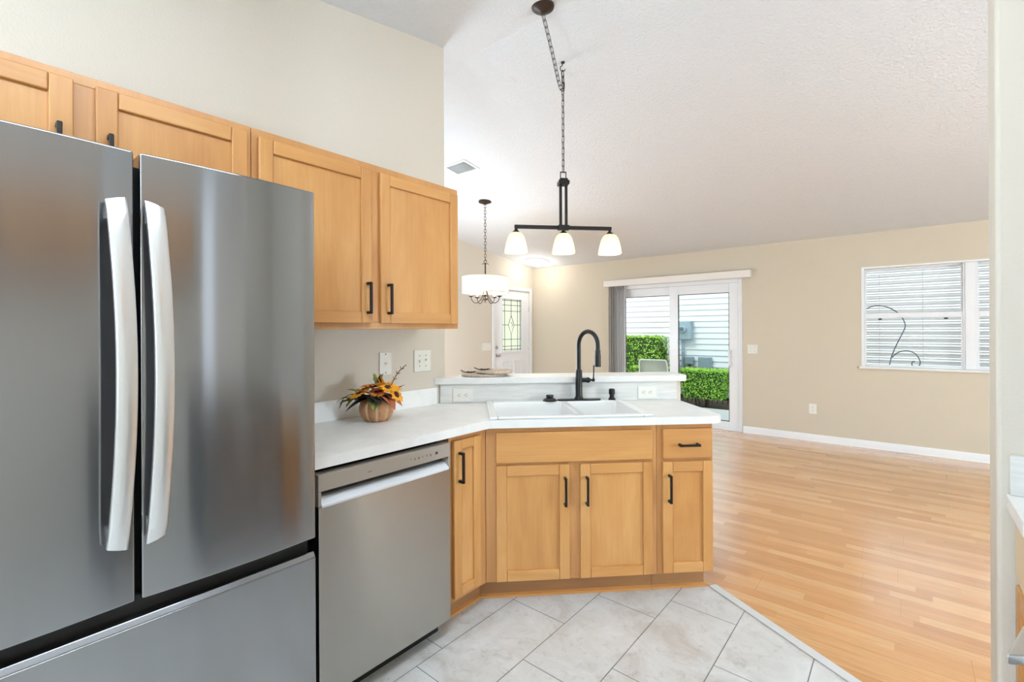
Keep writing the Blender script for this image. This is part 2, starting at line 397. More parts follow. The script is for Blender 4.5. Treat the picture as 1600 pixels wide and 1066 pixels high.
# ------------------------------------------------------------------ living room window
w1 = bpy.data.objects.new('window_1', None); COL.objects.link(w1); w1.location = (0, YF, 0); struct(w1, 'white double window with mini blinds and iron scroll')
m = MB()
m.box(WX0, WX0 + .03, .0, .14, WZ0, WZ1); m.box(WX1 - .03, WX1, .0, .14, WZ0, WZ1); m.box(WX0 + .03, WX1 - .03, .0, .14, WZ1 - .02, WZ1)
m.build('window_jamb', WHITE, w1, bevel=.003)
m = MB(); m.box(WX0 - .02, WX1 + .02, -.03, .14, WZ0 - .005, WZ0 + .022); m.build('window_sill', mat('sill_marble', (232, 230, 225), .25), w1, bevel=.006)
m = MB(); m.box(.446, .556, .04, .12, WZ0 + .022, WZ1 - .02); m.box(.462, .540, .028, .04, WZ0 + .022, WZ1 - .02); m.build('mullion', VINYL, w1, bevel=.003)
for (a0, a1) in ((WX0 + .03, .446), (.556, WX1 - .03)):
    zr0, zr1 = 1.472, 1.528; zb, zt_ = WZ0 + .022, WZ1 - .02
    m = MB(); m.box(a0, a0 + .012, .05, .09, zb, zr1); m.box(a1 - .012, a1, .05, .09, zb, zr1); m.box(a0 + .012, a1 - .012, .05, .09, zr0, zr1); m.box(a0 + .012, a1 - .012, .05, .09, zb, zb + .02)
    m.box(a0, a0 + .012, .09, .12, zr0, zt_); m.box(a1 - .012, a1, .09, .12, zr0, zt_); m.box(a0 + .012, a1 - .012, .09, .12, zt_ - .012, zt_)
    s = m.build('window_sash', VINYL, w1, bevel=.002)
    MB().box(a0 + .012, a1 - .012, .068, .072, zb + .02, zr0).build('glass_pane', PANE, s, smooth=False)
    MB().box(a0 + .012, a1 - .012, .104, .108, zr1, zt_ - .012).build('glass_pane', PANE, s, smooth=False)
    for fx in (.17, .84):
        xx = a0 + (a1 - a0) * fx
        MB().box(xx - .016, xx + .016, .036, .05, zr0 - .022, zr0 - .004).build('sash_latch', SLOT, s, bevel=.003)
for i, (a0, a1) in enumerate(((WX0 + .035, .455), (.545, WX1 - .035))):
    t = thing('mini_blind', ('white mini blind behind the left window sash with the iron scroll', 'white mini blind behind the window sash right of the mullion')[i], 'blind', (0, YF + .20, 0), 0, 'mini blinds in the far window')
    m = MB(); zz = WZ0 + .03
    while zz < WZ1 - .05:
        m.bm.faces.new([m.bm.verts.new(p) for p in ((a0, -.0115, zz - .006), (a1, -.0115, zz - .006), (a1, .0, zz + .0015), (a0, .0, zz + .0015))])
        m.bm.faces.new([m.bm.verts.new(p) for p in ((a0, .0, zz + .0015), (a1, .0, zz + .0015), (a1, .0115, zz + .006), (a0, .0115, zz + .006))])
        zz += .0272
    m.build('slats', BLINDM, t, solid=.001)
    MB().box(a0, a1, -.014, .014, WZ1 - .045, WZ1 - .015).build('headrail', VINYL, t); MB().box(a0, a1, -.012, .012, WZ0 + .0, WZ0 + .02).build('bottom_rail', VINYL, t)
    for fx in (.15, .61):
        xx = a0 + (a1 - a0) * fx
        MB().tube([(xx, -.014, WZ0 + .01), (xx, -.014, WZ1 - .03)], .002, 6).build('ladder_cord', VANE, t)
t = thing('iron_scroll', 'curling grey wrought iron scroll standing behind window glass', 'decoration', (0, YF + .145, 0))
def spl(pts, n=8):
    out = []; P = [Vector(p) for p in pts]
    for i in range(len(P) - 1):
        p0 = P[max(i - 1, 0)]; p1 = P[i]; p2 = P[i + 1]; p3 = P[min(i + 2, len(P) - 1)]
        for k in range(n):
            s = k / n
            out.append(.5 * ((2 * p1) + (p2 - p0) * s + (2 * p0 - 5 * p1 + 4 * p2 - p3) * s * s + (3 * p1 - p0 - 3 * p2 + p3) * s ** 3))
    out.append(P[-1]); return out
k_ = 1.013
def sc_(pts): return spl([(x * k_, 0, H + (z - H) * k_) for x, z in pts])
MB().tube(sc_([(-.37, 1.57), (-.31, 1.602), (-.25, 1.612), (-.17, 1.595), (-.10, 1.55), (-.055, 1.50), (-.03, 1.455), (-.014, 1.40), (-.015, 1.36), (-.048, 1.272), (-.103, 1.129), (-.135, 1.02), (-.15, .93)]), .0055, 8).build('main_scroll', IRON, t)
MB().tube(sc_([(-.125, 1.03), (-.10, 1.065), (-.06, 1.096), (0, 1.11), (.05, 1.093), (.085, 1.058), (.108, 1.005), (.108, .965), (.09, .94), (.06, .935), (.043, .955), (.045, .985), (.065, .998)]), .0055, 8).build('small_scroll', IRON, t)

# ------------------------------------------------------------------ front door
d1 = bpy.data.objects.new('door_1', None); COL.objects.link(d1); d1.location = (XE, 0, 0); d1.rotation_euler = (0, 0, PI / 2); struct(d1, 'white front door with leaded glass')
m = MB(); c_ = .055
m.box(DY0 - c_, DY0, -.018, 0, 0, DZ + c_); m.box(DY1, DY1 + c_, -.018, 0, 0, DZ + c_); m.box(DY0, DY1, -.018, 0, DZ, DZ + c_)
m.build('door_casing', WHITE, d1, bevel=.006)
m = MB(); y0, y1 = .02, .062; gx0, gx1, gz0, gz1 = 5.845, 6.352, 1.01, 1.875
m.box(DY0, gx0, y0, y1, 0, DZ); m.box(gx1, DY1, y0, y1, 0, DZ); m.box(gx0, gx1, y0, y1, gz1, DZ); m.box(gx0, gx1, y0, y1, 0, gz0)
slab = m.build('door_slab', mat('door_white', (238, 239, 243), .35), d1, smooth=False)
m = MB(); f = .035
m.box(gx0 - f, gx0, .008, .03, gz0 - f, gz1 + f); m.box(gx1, gx1 + f, .008, .03, gz0 - f, gz1 + f); m.box(gx0, gx1, .008, .03, gz1, gz1 + f); m.box(gx0, gx1, .008, .03, gz0 - f, gz0)
for (a0, a1) in ((5.84, 6.055), (6.145, 6.36)):
    for (q0, q1, q2, q3) in ((a0, a0 + .02, .25, .85), (a1 - .02, a1, .25, .85), (a0, a1, .25, .27), (a0, a1, .83, .85)): m.box(q0, q1, .012, .022, q2, q3)
m.build('panel_moulding', MATS['door_white'], slab, bevel=.006)
pane = MB().box(gx0, gx1, .038, .044, gz0, gz1).build('leaded_pane', FROST, slab, smooth=False)
m = MB(); cx = (gx0 + gx1) / 2; cz = (gz0 + gz1) / 2; yy = .034
def came(*pts): m.tube([(p[0], yy, p[1]) for p in pts], .0042, 6)
for xx in (gx0 + .018, gx1 - .018, gx0 + .085, gx1 - .085): came((xx, gz0), (xx, gz1))
for zz in (gz0 + .02, gz1 - .02, gz0 + .075, gz1 - .1, gz0 + .19, gz1 - .2): came((gx0, zz), (gx1, zz))
came((cx, gz0), (cx, cz - .16)); came((cx, cz + .16), (cx, gz1)); came((gx0, cz), (cx - .075, cz)); came((cx + .075, cz), (gx1, cz))
came((cx, cz + .16), (cx + .075, cz), (cx, cz - .16), (cx - .075, cz), (cx, cz + .16)); came((cx, cz + .05), (cx + .035, cz), (cx, cz - .05), (cx - .035, cz), (cx, cz + .05))
m.build('lead_cames', LEAD, slab)
m = MB(); m.lathe([(.03, 0), (.03, .012), (.012, .016), (.012, .03), (.0, .031)], (5.704, .02, 1.075), 16, axis='y'); m.build('deadbolt', CHROME, slab)
m = MB(); m.lathe([(.03, 0), (.03, .01), (.012, .014), (.012, .035), (.027, .045), (.029, .06), (.018, .07), (0, .071)], (5.712, .02, .945), 16, axis='y'); m.build('door_knob', CHROME, slab)
for zz in (.3, 1.05, 1.72): MB().cyl((DY1 - .004, .012, zz - .045), .008, .09, seg=10).build('hinge', CHROME, d1)

# ------------------------------------------------------------------ cabinets
def pull(parent, x, z, yf, length=.14, horiz=False, name='handle'):
    m = MB(); h = length / 2
    if horiz:
        m.box(x - h, x + h, yf - .034, yf - .023, z - .0055, z + .0055)
        for s in (-1, 1): m.box(x + s * (h - .006) - .006, x + s * (h - .006) + .006, yf - .030, yf, z - .0065, z + .0065)
    else:
        m.box(x - .0055, x + .0055, yf - .034, yf - .023, z - h, z + h)
        for s in (-1, 1): m.box(x - .0065, x + .0065, yf - .030, yf, z + s * (h - .006) - .006, z + s * (h - .006) + .006)
    return m.build(name, BLACK, parent, bevel=.002)
def door(parent, x0, x1, z0, z1, yf, hx=None, hz=None, st=.052, hl=.14):
    """five piece shaker door; front at yf, thickness 20 mm behind it"""
    y1 = yf + .0195; m = MB()
    m.box(x0, x0 + st, yf, y1, z0, z1, 0); m.box(x1 - st, x1, yf, y1, z0, z1, 0)
    m.box(x0 + st, x1 - st, yf + .0006, y1, z1 - st, z1, 1); m.box(x0 + st, x1 - st, yf + .0006, y1, z0, z0 + st, 1)
    d = m.build('door', [WV, WH], parent, bevel=.0045)
    MB().box(x0 + st - .004, x1 - st + .004, yf + .0115, y1 - .001, z0 + st - .004, z1 - st + .004).build('door_panel', WV, d, smooth=False)
    if hx is not None: pull(d, hx, hz, yf, hl)
    return d
# wall cabinets: local x = world y, local -y = world +x
xf = -1.843
def wall_cab(y0, y1, z0, z1, label, name='wall_cabinet', stiles=()):
    t = thing(name, label, 'cabinet', (XL, 0, 0), PI / 2, 'maple wall cabinets')
    f = -(xf - XL)
    MB().box(y0, y1, f + .02, 0, z0, z1).build('cabinet_box', WF, t, bevel=.001)
    m = MB(); m.box(y0, y0 + .035, f, f + .02, z0, z1); m.box(y1 - .035, y1, f, f + .02, z0, z1)
    for (a0, a1) in stiles: m.box(a0, a1, f, f + .02, z0 + .03, z1 - .03)
    m.box(y0 + .035, y1 - .035, f, f + .02, z1 - .03, z1); m.box(y0 + .035, y1 - .035, f, f + .02, z0, z0 + .03)
    m.build('face_frame', WF, t, bevel=.0015)
    return t, f
ta, f = wall_cab(-.20, .708, 1.822, 2.103, 'short two-door maple cabinet above the stainless refrigerator', 'over_fridge_cabinet', ((.215, .285),))
door(ta, -.17, .227, 1.842, 2.078, f - .02, .194, 1.872, hl=.13); door(ta, .275, .691, 1.842, 2.078, f - .02, .305, 1.872, hl=.13)
tb_, f = wall_cab(.710, 1.745, 1.361, 2.103, 'tall two-door maple wall cabinet above the counter with pumpkin', 'wall_cabinet', ((1.19, 1.262),))
door(tb_, .730, 1.206, 1.386, 2.072, f - .02, 1.182, 1.497); door(tb_, 1.252, 1.731, 1.386, 2.072, f - .02, 1.290, 1.497)

# narrow base cabinet on the kitchen wall
XB = -1.587
t = thing('corner_cabinet', 'narrow single-door maple base cabinet between dishwasher and angled sink cabinet', 'cabinet', (XL, 0, 0), PI / 2, 'maple base cabinets')
f = -(XB - XL)
MB().box(1.441, 1.672, f + .02, -.02, .1125, .874).build('cabinet_box', WF, t)
m = MB(); m.box(1.441, 1.468, f, f + .02, .1125, .874); m.box(1.625, 1.683, f, f + .02, .1125, .874); m.box(1.468, 1.625, f, f + .02, .845, .874); m.box(1.468, 1.625, f, f + .02, .1125, .145); m.build('face_frame', WF, t, bevel=.001)
door(t, 1.459, 1.633, .133, .851, f - .02, 1.489, .728, st=.047)
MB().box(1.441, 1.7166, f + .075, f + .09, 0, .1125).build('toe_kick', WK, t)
MB().prism([(f + .075, 0), (f + .060, 0), (f + .062, .010), (f + .075, .018)], 1.441, 1.711, 'x').build('shoe_moulding', WSHOE, t)

# sink base and drawer base on the angled run
FV = .035
t = thing('sink_cabinet', 'angled two-door maple sink base cabinet with wide false drawer front', 'cabinet', (O.x, O.y, 0), R45, 'maple base cabinets')
MB().prism([(-.003, FV + .02), (.850, FV + .02), (.850, .57), (-.003, .57)], .1125, .55).build('cabinet_box', WF, t)
m = MB(); m.box(-.0145, .036, FV, FV + .02, .1125, .874); m.box(.818, .850, FV, FV + .02, .1125, .874); m.box(.036, .818, FV, FV + .02, .842, .874)
m.box(.036, .818, FV, FV + .02, .680, .705); m.box(.036, .818, FV, FV + .02, .1125, .135); m.box(.392, .460, FV, FV + .02, .135, .680); m.build('face_frame', WF, t, bevel=.001)
door(t, .035, .400, .119, .687, FV - .02, .376, .557); door(t, .453, .826, .119, .687, FV - .02, .485, .557)
m = MB(); m.box(.034, .826, FV - .02, FV, .699, .850); m.build('false_drawer_front', WH, t, bevel=.006)
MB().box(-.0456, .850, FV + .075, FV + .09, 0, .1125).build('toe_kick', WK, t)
MB().prism([(FV + .075, 0), (FV + .060, 0), (FV + .062, .010), (FV + .075, .018)], -.041, .850, 'x').build('shoe_moulding', WSHOE, t)
t = thing('drawer_cabinet', 'maple base cabinet at peninsula end with one drawer over one door', 'cabinet', (O.x, O.y, 0), R45, 'maple base cabinets')
MB().box(.852, 1.147, FV + .02, .57, .1125, .874).build('cabinet_box', WF, t, bevel=.001)
m = MB(); m.box(.852, .885, FV, FV + .02, .1125, .874); m.box(1.128, 1.147, FV, FV + .02, .1125, .874); m.box(.885, 1.128, FV, FV + .02, .845, .874)
m.box(.885, 1.128, FV, FV + .02, .680, .705); m.box(.885, 1.128, FV, FV + .02, .1125, .135); m.build('face_frame', WF, t, bevel=.001)
door(t, .876, 1.140, .121, .685, FV - .02, .908, .553, st=.053)
m = MB(); m.box(.878, 1.138, FV - .02, FV, .699, .851); dr = m.build('drawer', WH, t, bevel=.006); pull(dr, 1.009, .771, FV - .02, .105, True)
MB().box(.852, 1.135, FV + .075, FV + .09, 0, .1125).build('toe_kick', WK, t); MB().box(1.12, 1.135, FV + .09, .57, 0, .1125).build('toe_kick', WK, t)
MB().prism([(FV + .075, 0), (FV + .060, 0), (FV + .062, .010), (FV + .075, .018)], .852, 1.147, 'x').build('shoe_moulding', WSHOE, t)

# ------------------------------------------------------------------ countertop, knee wall, raised bar
t = thing('countertop', 'white laminate countertop bending past the sink with low backsplash', 'countertop', (O.x, O.y, 0), R45)
def loc45(x, y): dx, dy = x - O.x, y - O.y; return (.70711 * (dx + dy), .70711 * (-dx + dy))
wl = XL + .001
c0, c1, z0, z1 = .055, .565, .876, .914
hu0, hu1 = .028, .800
front = [(0, 0), (1.13, 0), (1.165, .008), (1.19, .03), (1.2, .06)]
m = MB()
m.prism([(hu0, 0)] + front[1:] + [(1.2, c0), (hu0, c0)] if False else [(hu0, 0)] + front[1:] + [(hu0, .06)], z0, z1)
m.prism([(hu1, .06), (1.2, .06), (1.203, .578), (hu1, .578)], z0, z1)
m.prism([(hu0, c1), (hu1, c1), (hu1, .578), (hu0, .578)], z0, z1)
m.prism([(0, 0), (hu0, 0), (hu0, .578), loc45(wl, O.y + .70711 * (.578 + (.578 - .611 * 1.4142 + 0) ) if False else 1.8765), loc45(wl, .775), loc45(O.x, .775)], z0, z1)
m.build('counter_slab', LAM, t, smooth=False)
m = MB()
m.prism([loc45(wl, .775), loc45(wl + .018, .775), loc45(wl + .018, 1.86), loc45(wl, 1.86)], z1, 1.014)
m.build('backsplash', LAM, t, bevel=.003)
m = MB(); m.box(-.27, 1.205, .579, .591, z1, 1.028); m.build('knee_backsplash', SPLASH, t, bevel=.001)
kw = MB().box(-.283, 1.235, .592, .712, 0, 1.028).build('wall_peninsula', PAINT_GREIGE, smooth=False)
kw.location = (O.x, O.y, 0); kw.rotation_euler = (0, 0, R45); struct(kw, 'half wall behind the sink carrying the raised bar')
t = thing('bar_top', 'raised white laminate bar ledge behind the sink', 'countertop', (O.x, O.y, 0), R45)
m = MB(); r_ = .05
end = [(1.235, .558), (1.262, .568), (1.272, .59), (1.272, .77), (1.262, .795), (1.235, .805)]
wall_u = lambda v: loc45(XL + .002, 0)[0] * 0 + (((XL + .002) - O.x) / .70711 + v)
m.prism([(wall_u(.558), .558)] + end + [(wall_u(.558) + .14, .805), (wall_u(.558) + .14, .696)], 1.029, 1.067)
m.build('bar_slab', LAM, t, bevel=.004, smooth=False)

# sink
t = thing('kitchen_sink', 'white double-bowl drop-in sink with black faucet in the counter', 'sink', (O.x, O.y, 0), R45)
m = MB(); zt = .926; u0, u1, v0, v1 = .004, .838, .022, .574
bowls = ((.045, .452), (.488, .785)); bv0, bv1 = .065, .495
m.box(u0, bowls[0][0], v0, v1, .9145, zt); m.box(bowls[1][1], u1, v0, v1, .9145, zt)
m.box(bowls[0][0], bowls[1][1], v0, bv0, .9145, zt); m.box(bowls[0][0], bowls[1][1], bv1, v1, .9145, zt); m.box(bowls[0][1], bowls[1][0], bv0, bv1, .90, zt - .002)
m.build('sink_rim', PORC, t, bevel=.006, seg=3)
for (a0, a1) in bowls:
    m = MB(); zb = .745; tp_ = .02
    T = [(a0, bv0, zt - .004), (a1, bv0, zt - .004), (a1, bv1, zt - .004), (a0, bv1, zt - .004)]; B = [(a0 + tp_, bv0 + tp_, zb), (a1 - tp_, bv0 + tp_, zb), (a1 - tp_, bv1 - tp_, zb), (a0 + tp_, bv1 - tp_, zb)]
    tv = [m.bm.verts.new(p) for p in T]; bv = [m.bm.verts.new(p) for p in B]
    for i in range(4): m.bm.faces.new((tv[i], tv[(i + 1) % 4], bv[(i + 1) % 4], bv[i]))
    m.bm.faces.new(bv)
    w = m.build('basin', PORC, t, bevel=.012, seg=3, norm=False)
    MB().lathe([(.04, zb + .001), (.04, zb + .004), (.02, zb + .003), (0, zb + .003)], ((a0 + a1) / 2, (bv0 + bv1) / 2, 0), 18).build('drain', CHROME, w)
# faucet
t = thing('kitchen_faucet', 'matte black gooseneck pull-down faucet standing on the white sink', 'faucet', (*uv(.567, .527), zt), R45)
def stadium(l, w, n=8):
    return [(l / 2 - w / 2 + w / 2 * math.cos(a), w / 2 * math.sin(a)) for a in [(-PI / 2 + PI * i / n) for i in range(n + 1)]] + [(-l / 2 + w / 2 + w / 2 * math.cos(a), w / 2 * math.sin(a)) for a in [(PI / 2 + PI * i / n) for i in range(n + 1)]]
MB().prism(stadium(.268, .056), 0, .008).build('base_plate', MATTE, t, bevel=.002)
MB().lathe([(.030, .008), (.027, .014), (.022, .022), (.0205, .03), (.0205, .172), (.0185, .176), (.0185, .182), (.0165, .186), (0, .186)], (0, 0, 0), 24).build('body', MATTE, t)
pth = [(0, 0, .18), (0, 0, .30)]
dirx, diry = .082, -.130
Rr = .5
for i in range(0, 17):
    a = PI * i / 16; s = (1 - math.cos(a)) / 2
    pth.append((dirx * s, diry * s, .335 + .082 * math.sin(a)))
pth.append((dirx, diry, .30))
MB().tube(pth, .0128, 14).build('spout', MATTE, t)
MB().lathe([(.0128, .312), (.0155, .306), (.0160, .29), (.0175, .275), (.0180, .22), (.0175, .212), (0, .212)][::-1], (dirx, diry, 0), 20).build('spray_head', MATTE, t)
vl = MB(); vl.lathe([(.013, .018), (.013, .045), (.0165, .050), (.0165, .062), (.012, .068), (.006, .074), (.006, .082), (0, .083)], (0, 0, .122), 18, axis='x'); vl = vl.build('valve', MATTE, t)
m = MB(); m.lathe([(0, -.011), (.007, -.009), (.010, 0), (.007, .009), (0, .011)], (.090, 0, .122), 12); m.tube([(.090, 0, .122), (.091, -.002, .16), (.092, -.004, .212)], [.0045, .004, .0048], 8); m.build('lever', MATTE, vl)
t = thing('drain_stopper', 'round black drain stopper resting on the sink rim left of faucet', 'stopper', (*uv(.388, .522), zt), R45)
MB().lathe([(.042, 0), (.044, .004), (.036, .012), (.022, .018), (.019, .022)], (0, 0, 0), 24).build('flange', MATTE, t); MB().lathe([(.019, .022), (.023, .026), (.022, .036), (.0, .037)], (0, 0, 0), 20).build('knob', MATTE, t)
t = thing('soap_dispenser', 'small black capped pump on the sink rim right of faucet', 'dispenser', (*uv(.772, .530), zt), R45)
MB().lathe([(.022, 0), (.022, .004), (.016, .012), (.0135, .018)], (0, 0, 0), 20).build('base', MATTE, t)
MB().lathe([(.0135, .018), (.0135, .030), (.0185, .034), (.0185, .062), (.014, .067), (0, .068)], (0, 0, 0), 20).build('cap', MATTE, t)

# ------------------------------------------------------------------ dishwasher
t = thing('dishwasher', 'stainless steel dishwasher with pocket handle under the counter', 'dishwasher', (XL, 0, 0), PI / 2)
f = -(-1.545 - XL); a0, a1 = .806, 1.414
MB().box(a0 + .004, a1 - .004, f + .05, -.03, .10, .85).build('tub_body', RUBBER, t)
m = MB(); m.box(a0, a1, f, f + .05, .078, .745); m.build('door', STEEL2, t, bevel=.004)
cp = MB(); cp.box(a0, a1, f, f + .05, .798, .856); cp.box(a0, a0 + .011, f, f + .05, .745, .798); cp.box(a1 - .011, a1, f, f + .05, .745, .798); cp = cp.build('control_panel', PANEL, t, bevel=.002)
MB().box(a0 + .01, a1 - .01, f + .045, f + .05, .745, .798).build('handle_recess', SLOT, t)
m = MB(); m.prism([(f - .004, .742), (f - .004, .750), (f + .022, .774), (f + .045, .774), (f + .045, .742)], a0 + .011, a1 - .011, 'x'); m.build('pocket_handle', mat('lip_steel', (226, 230, 236), .35, .3), t, bevel=.002)
INK = mat('panel_ink', (104, 96, 92), .5)
for i in range(6):
    xx = 1.198 + i * .021
    m = MB(); m.box(xx - .005, xx + .005, f - .0005, f + .001, .828, .8298); m.box(xx - .001 - .003 * (i % 3 - 1), xx + .002, f - .0005, f + .001, .822 - .002 * (i % 2), .828); m.build('touch_icon', INK, cp)
MB().box(1.328, 1.342, f - .0005, f + .001, .822, .833).build('display', SLOT, cp)
m = MB(); m.box(1.0, 1.007, f - .0005, f + .001, .8225, .8255); m.box(1.009, 1.016, f - .0005, f + .001, .8225, .8255); m.build('badge', INK, cp)
MB().box(a0 + .01, a1 - .01, f + .075, f + .09, .0, .10).build('toe_panel', RUBBER, t)

# ------------------------------------------------------------------ refrigerator
t = thing('refrigerator', 'stainless steel french-door refrigerator with bottom freezer drawer at left', 'refrigerator', (XL, 0, 0), PI / 2)
f = -(-1.43 - XL); a0, a1, gm = -.158, .737, .290; dth = .075
MB().box(a0 + .006, a1 - .006, f + dth + .008, -.03, .03, 1.775).build('cabinet', mat('fridge_grey', (88, 90, 93), .45, .3), t, bevel=.004)
MB().box(a0 + .012, a1 - .012, f + dth - .02, f + dth + .01, .06, 1.765).build('door_gasket', RUBBER, t)
def fdoor(x0, x1, z0, z1, name):
    m = MB(); n_ = 12; pf = []
    for i in range(n_ + 1):
        s = i / n_; pf.append((x0 + (x1 - x0) * s, f - .010 * (1 - (2 * s - 1) ** 2)))
    m.prism(pf + [(x1, f + dth), (x0, f + dth)], z0, z1)
    return m.build(name, STEEL, t, bevel=.005, seg=3)
dl = fdoor(a0, gm - .006, .700, 1.790, 'door'); dr_ = fdoor(gm + .006, a1, .700, 1.790, 'door')
def fhandle(parent, xc, lean):
    m = MB(); n_ = 22; zt_, zb_ = 1.668, .842; w = .0195
    sec = []
    for i in range(n_ + 1):
        s = i / n_; z = zt_ + (zb_ - zt_) * s; bow = math.sin(PI * s)
        out = .028 + .042 * bow ** .75; x = xc + lean * bow
        sec.append((x, f - .008 - out, z))
    rows = []
    for i, (x, y, z) in enumerate(sec):
        k = 1.0
        dz_t = (.012 if i == 0 else 0) - (.012 if i == n_ else 0)
        prof = [(-w, .004), (-w * .8, .0), (0, -.003), (w * .8, .0), (w, .004), (w, .014), (-w, .014)]
        rows.append([m.bm.verts.new((x + p[0] * k, y + p[1], z + (-dz_t * (p[0] * (1 if xc > gm else -1) / w * .5 + .5)))) for p in prof])
    for r0, r1 in zip(rows, rows[1:]):
        for k in range(7): m.bm.faces.new((r0[k], r0[(k + 1) % 7], r1[(k + 1) % 7], r1[k]))
    m.bm.faces.new(rows[0]); m.bm.faces.new(rows[-1][::-1])
    for zz in (zt_ - .03, zb_ + .03): m.box(xc - .012, xc + .012, f - .03, f + .002, zz - .02, zz + .02)
    return m.build('handle', STEELH, parent, bevel=.0015)
fhandle(dl, .245, .012); fhandle(dr_, .318, .010)
m = MB(); m.box(a0, a1, f, f + dth, .06, .640); m.prism([(f, .640), (f + .012, .655), (f + .030, .655), (f + .045, .640)], a0, a1, 'x')
fd = m.build('freezer_drawer', STEEL, t, bevel=.003)
MB().box(a0 + .01, a1 - .01, f + .035, f + .05, .64, .70).build('drawer_grip', RUBBER, fd)
MB().box(a0 + .01, a1 - .01, f + .03, f + .10, 0, .055).build('base_grille', RUBBER, t)
for xx in (a0 + .03, a1 - .10): MB().box(xx, xx + .07, f + .03, f + .13, 1.776, 1.795).build('hinge_cover', MATS['fridge_grey'], t, bevel=.004)

# ------------------------------------------------------------------ right hand counter and range
t = thing('base_cabinet', 'narrow base cabinet against the wall end at right edge', 'cabinet', (.95, 0, 0), -PI / 2)
MB().box(-1.797, -1.565, -.715, -.01, .1125, .874).build('cabinet_box', WF, t)
MB().box(-1.785, -1.575, -.735, -.715, .70, .85).build('drawer_front', mat('pale_maple', (222, 196, 160), .4), t, bevel=.005); door(t, -1.785, -1.575, .12, .685, -.735, st=.05)
MB().box(-1.797, -1.565, -.64, -.625, 0, .1125).build('toe_kick', WK, t)
t = thing('countertop', 'short white countertop with side splash at the right wall', 'countertop', (.95, 0, 0), -PI / 2)
MB().box(-1.798, -1.56, -.75, 0, .876, .914).build('counter_slab', LAM, t, bevel=.003)
MB().box(-1.798, -1.780, -.744, 0, .914, 1.018).build('side_splash', SPLASH, t, bevel=.003)
t = thing('kitchen_range', 'stainless range with tilted bar handles cut off by right edge', 'range', (.95, 0, 0), -PI / 2)
MB().box(-1.555, -.795, -.68, -.02, .03, .905).build('range_body', MATS['fridge_grey'], t, bevel=.003)
MB().box(-1.555, -.795, -.70, -.68, .76, .90).build('control_panel', STEEL2, t, bevel=.003)
od = MB().box(-1.55, -.80, -.715, -.68, .30, .75).build('oven_door', STEEL2, t, bevel=.004)
wd = MB().box(-1.55, -.80, -.715, -.68, .06, .29).build('warming_drawer', STEEL2, t, bevel=.004)
def rhandle(parent, z, pts):
    m = MB(); m.prism(pts, z, z + .022); m.build('handle', [STEELH], parent, bevel=.005)
rhandle(od, .655, [(-1.40, -.795), (-1.565, -.75), (-1.565, -.713), (-1.30, -.713), (-1.30, -.735), (-1.42, -.765)])
rhandle(wd, .275, [(-1.40, -.795), (-1.565, -.75), (-1.565, -.713), (-1.30, -.713), (-1.30, -.735), (-1.42, -.765)])
MB().box(-1.555, -.795, -.69, -.02, .905, .914).build('cooktop', RUBBER, t)

t = thing('reflection_cabinet', 'unseen maple wall cabinet added on the range side to tone the refrigerator reflection', 'cabinet', (.95, 0, 0), -PI / 2, 'maple wall cabinets')  # unseen cabinet, added only for its reflection in the refrigerator steel
MB().box(-.80, .60, -.32, 0, 1.78, 2.103).build('cabinet_box', WF, t, bevel=.001)
door(t, -.77, -.12, 1.80, 2.075, -.34, -.16, 1.86, hl=.1); door(t, -.07, .57, 1.80, 2.075, -.34, -.03, 1.86, hl=.1)

# ------------------------------------------------------------------ wall plates
def plate(name, label, cat, loc, rz, w, h, kind, group=None):
    t = thing(name, label, cat, loc, rz, group)
    MB().box(-w / 2, w / 2, -.006, 0, -h / 2, h / 2).build('cover_plate', PLATE, t, bevel=.003)
    if kind == 'outlet_h' or kind == 'outlet_v':
        for s in (-1, 1):
            q = MB(); cx_, cz_ = (s * .021, 0) if kind == 'outlet_h' else (0, s * .021)
            q.lathe([(.0165, .006), (.0165, .008), (0, .008)], (cx_, 0, cz_), 16, axis='y'); r = q.build('receptacle', PLATE, t)
            q = MB()
            for e in (-.006, .006):
                if kind == 'outlet_h': q.box(cx_ - .003, cx_ + .006, -.0088, -.0078, cz_ + e - .0012, cz_ + e + .0012)
                else: q.box(cx_ + e - .0012, cx_ + e + .0012, -.0088, -.0078, cz_ - .003, cz_ + .006)
            q.cyl((cx_ - .009 if kind == 'outlet_h' else cx_, -.0078, cz_ if kind == 'outlet_h' else cz_ - .009), .0025, .001, 'y', 8)
            q.build('slots', SLOT, r)
    elif kind == 'jack':
        q = MB(); q.lathe([(.007, .006), (.007, .012), (.003, .014), (0, .014)], (0, 0, 0), 12, axis='y'); q.build('coax_jack', CHROME, t)
        for s in (-1, 1): MB().cyl((0, -.006, s * .05), .0035, .0015, 'y', 8).build('screw', SLOT, t)
    else:
        n = int(kind[1])
        for i in range(n):
            xx = (i - (n - 1) / 2) * .046
            q = MB(); q.box(xx - .0045, xx + .0045, -.018, -.005, -.004 + (.004 if i % 2 else -.006), .012 + (.0 if i % 2 else -.006)); q.build('toggle', PLATE, t, bevel=.0015)
            for s in (-1, 1): MB().cyl((xx, -.006, s * .03), .003, .0012, 'y', 8).build('screw', SLOT, t)
    return t
plate('wall_jack', 'narrow almond cable jack plate behind the pumpkin on kitchen wall', 'jack', (XL, 1.508, 1.176), PI / 2, .078, .122, 'jack')
plate('light_switch', 'two-gang switch plate on kitchen wall beside the wall end', 'switch', (XL, 1.762, 1.177), PI / 2, .122, .125, 's2')
plate('wall_outlet', 'horizontal outlet on the knee wall left of the faucet', 'outlet', (*uv(-.134, .579), .962), R45, .12, .08, 'outlet_h', 'outlets above the sink')
plate('wall_outlet', 'horizontal outlet on the knee wall right of the faucet', 'outlet', (*uv(1.012, .579), .962), R45, .12, .08, 'outlet_h', 'outlets above the sink')
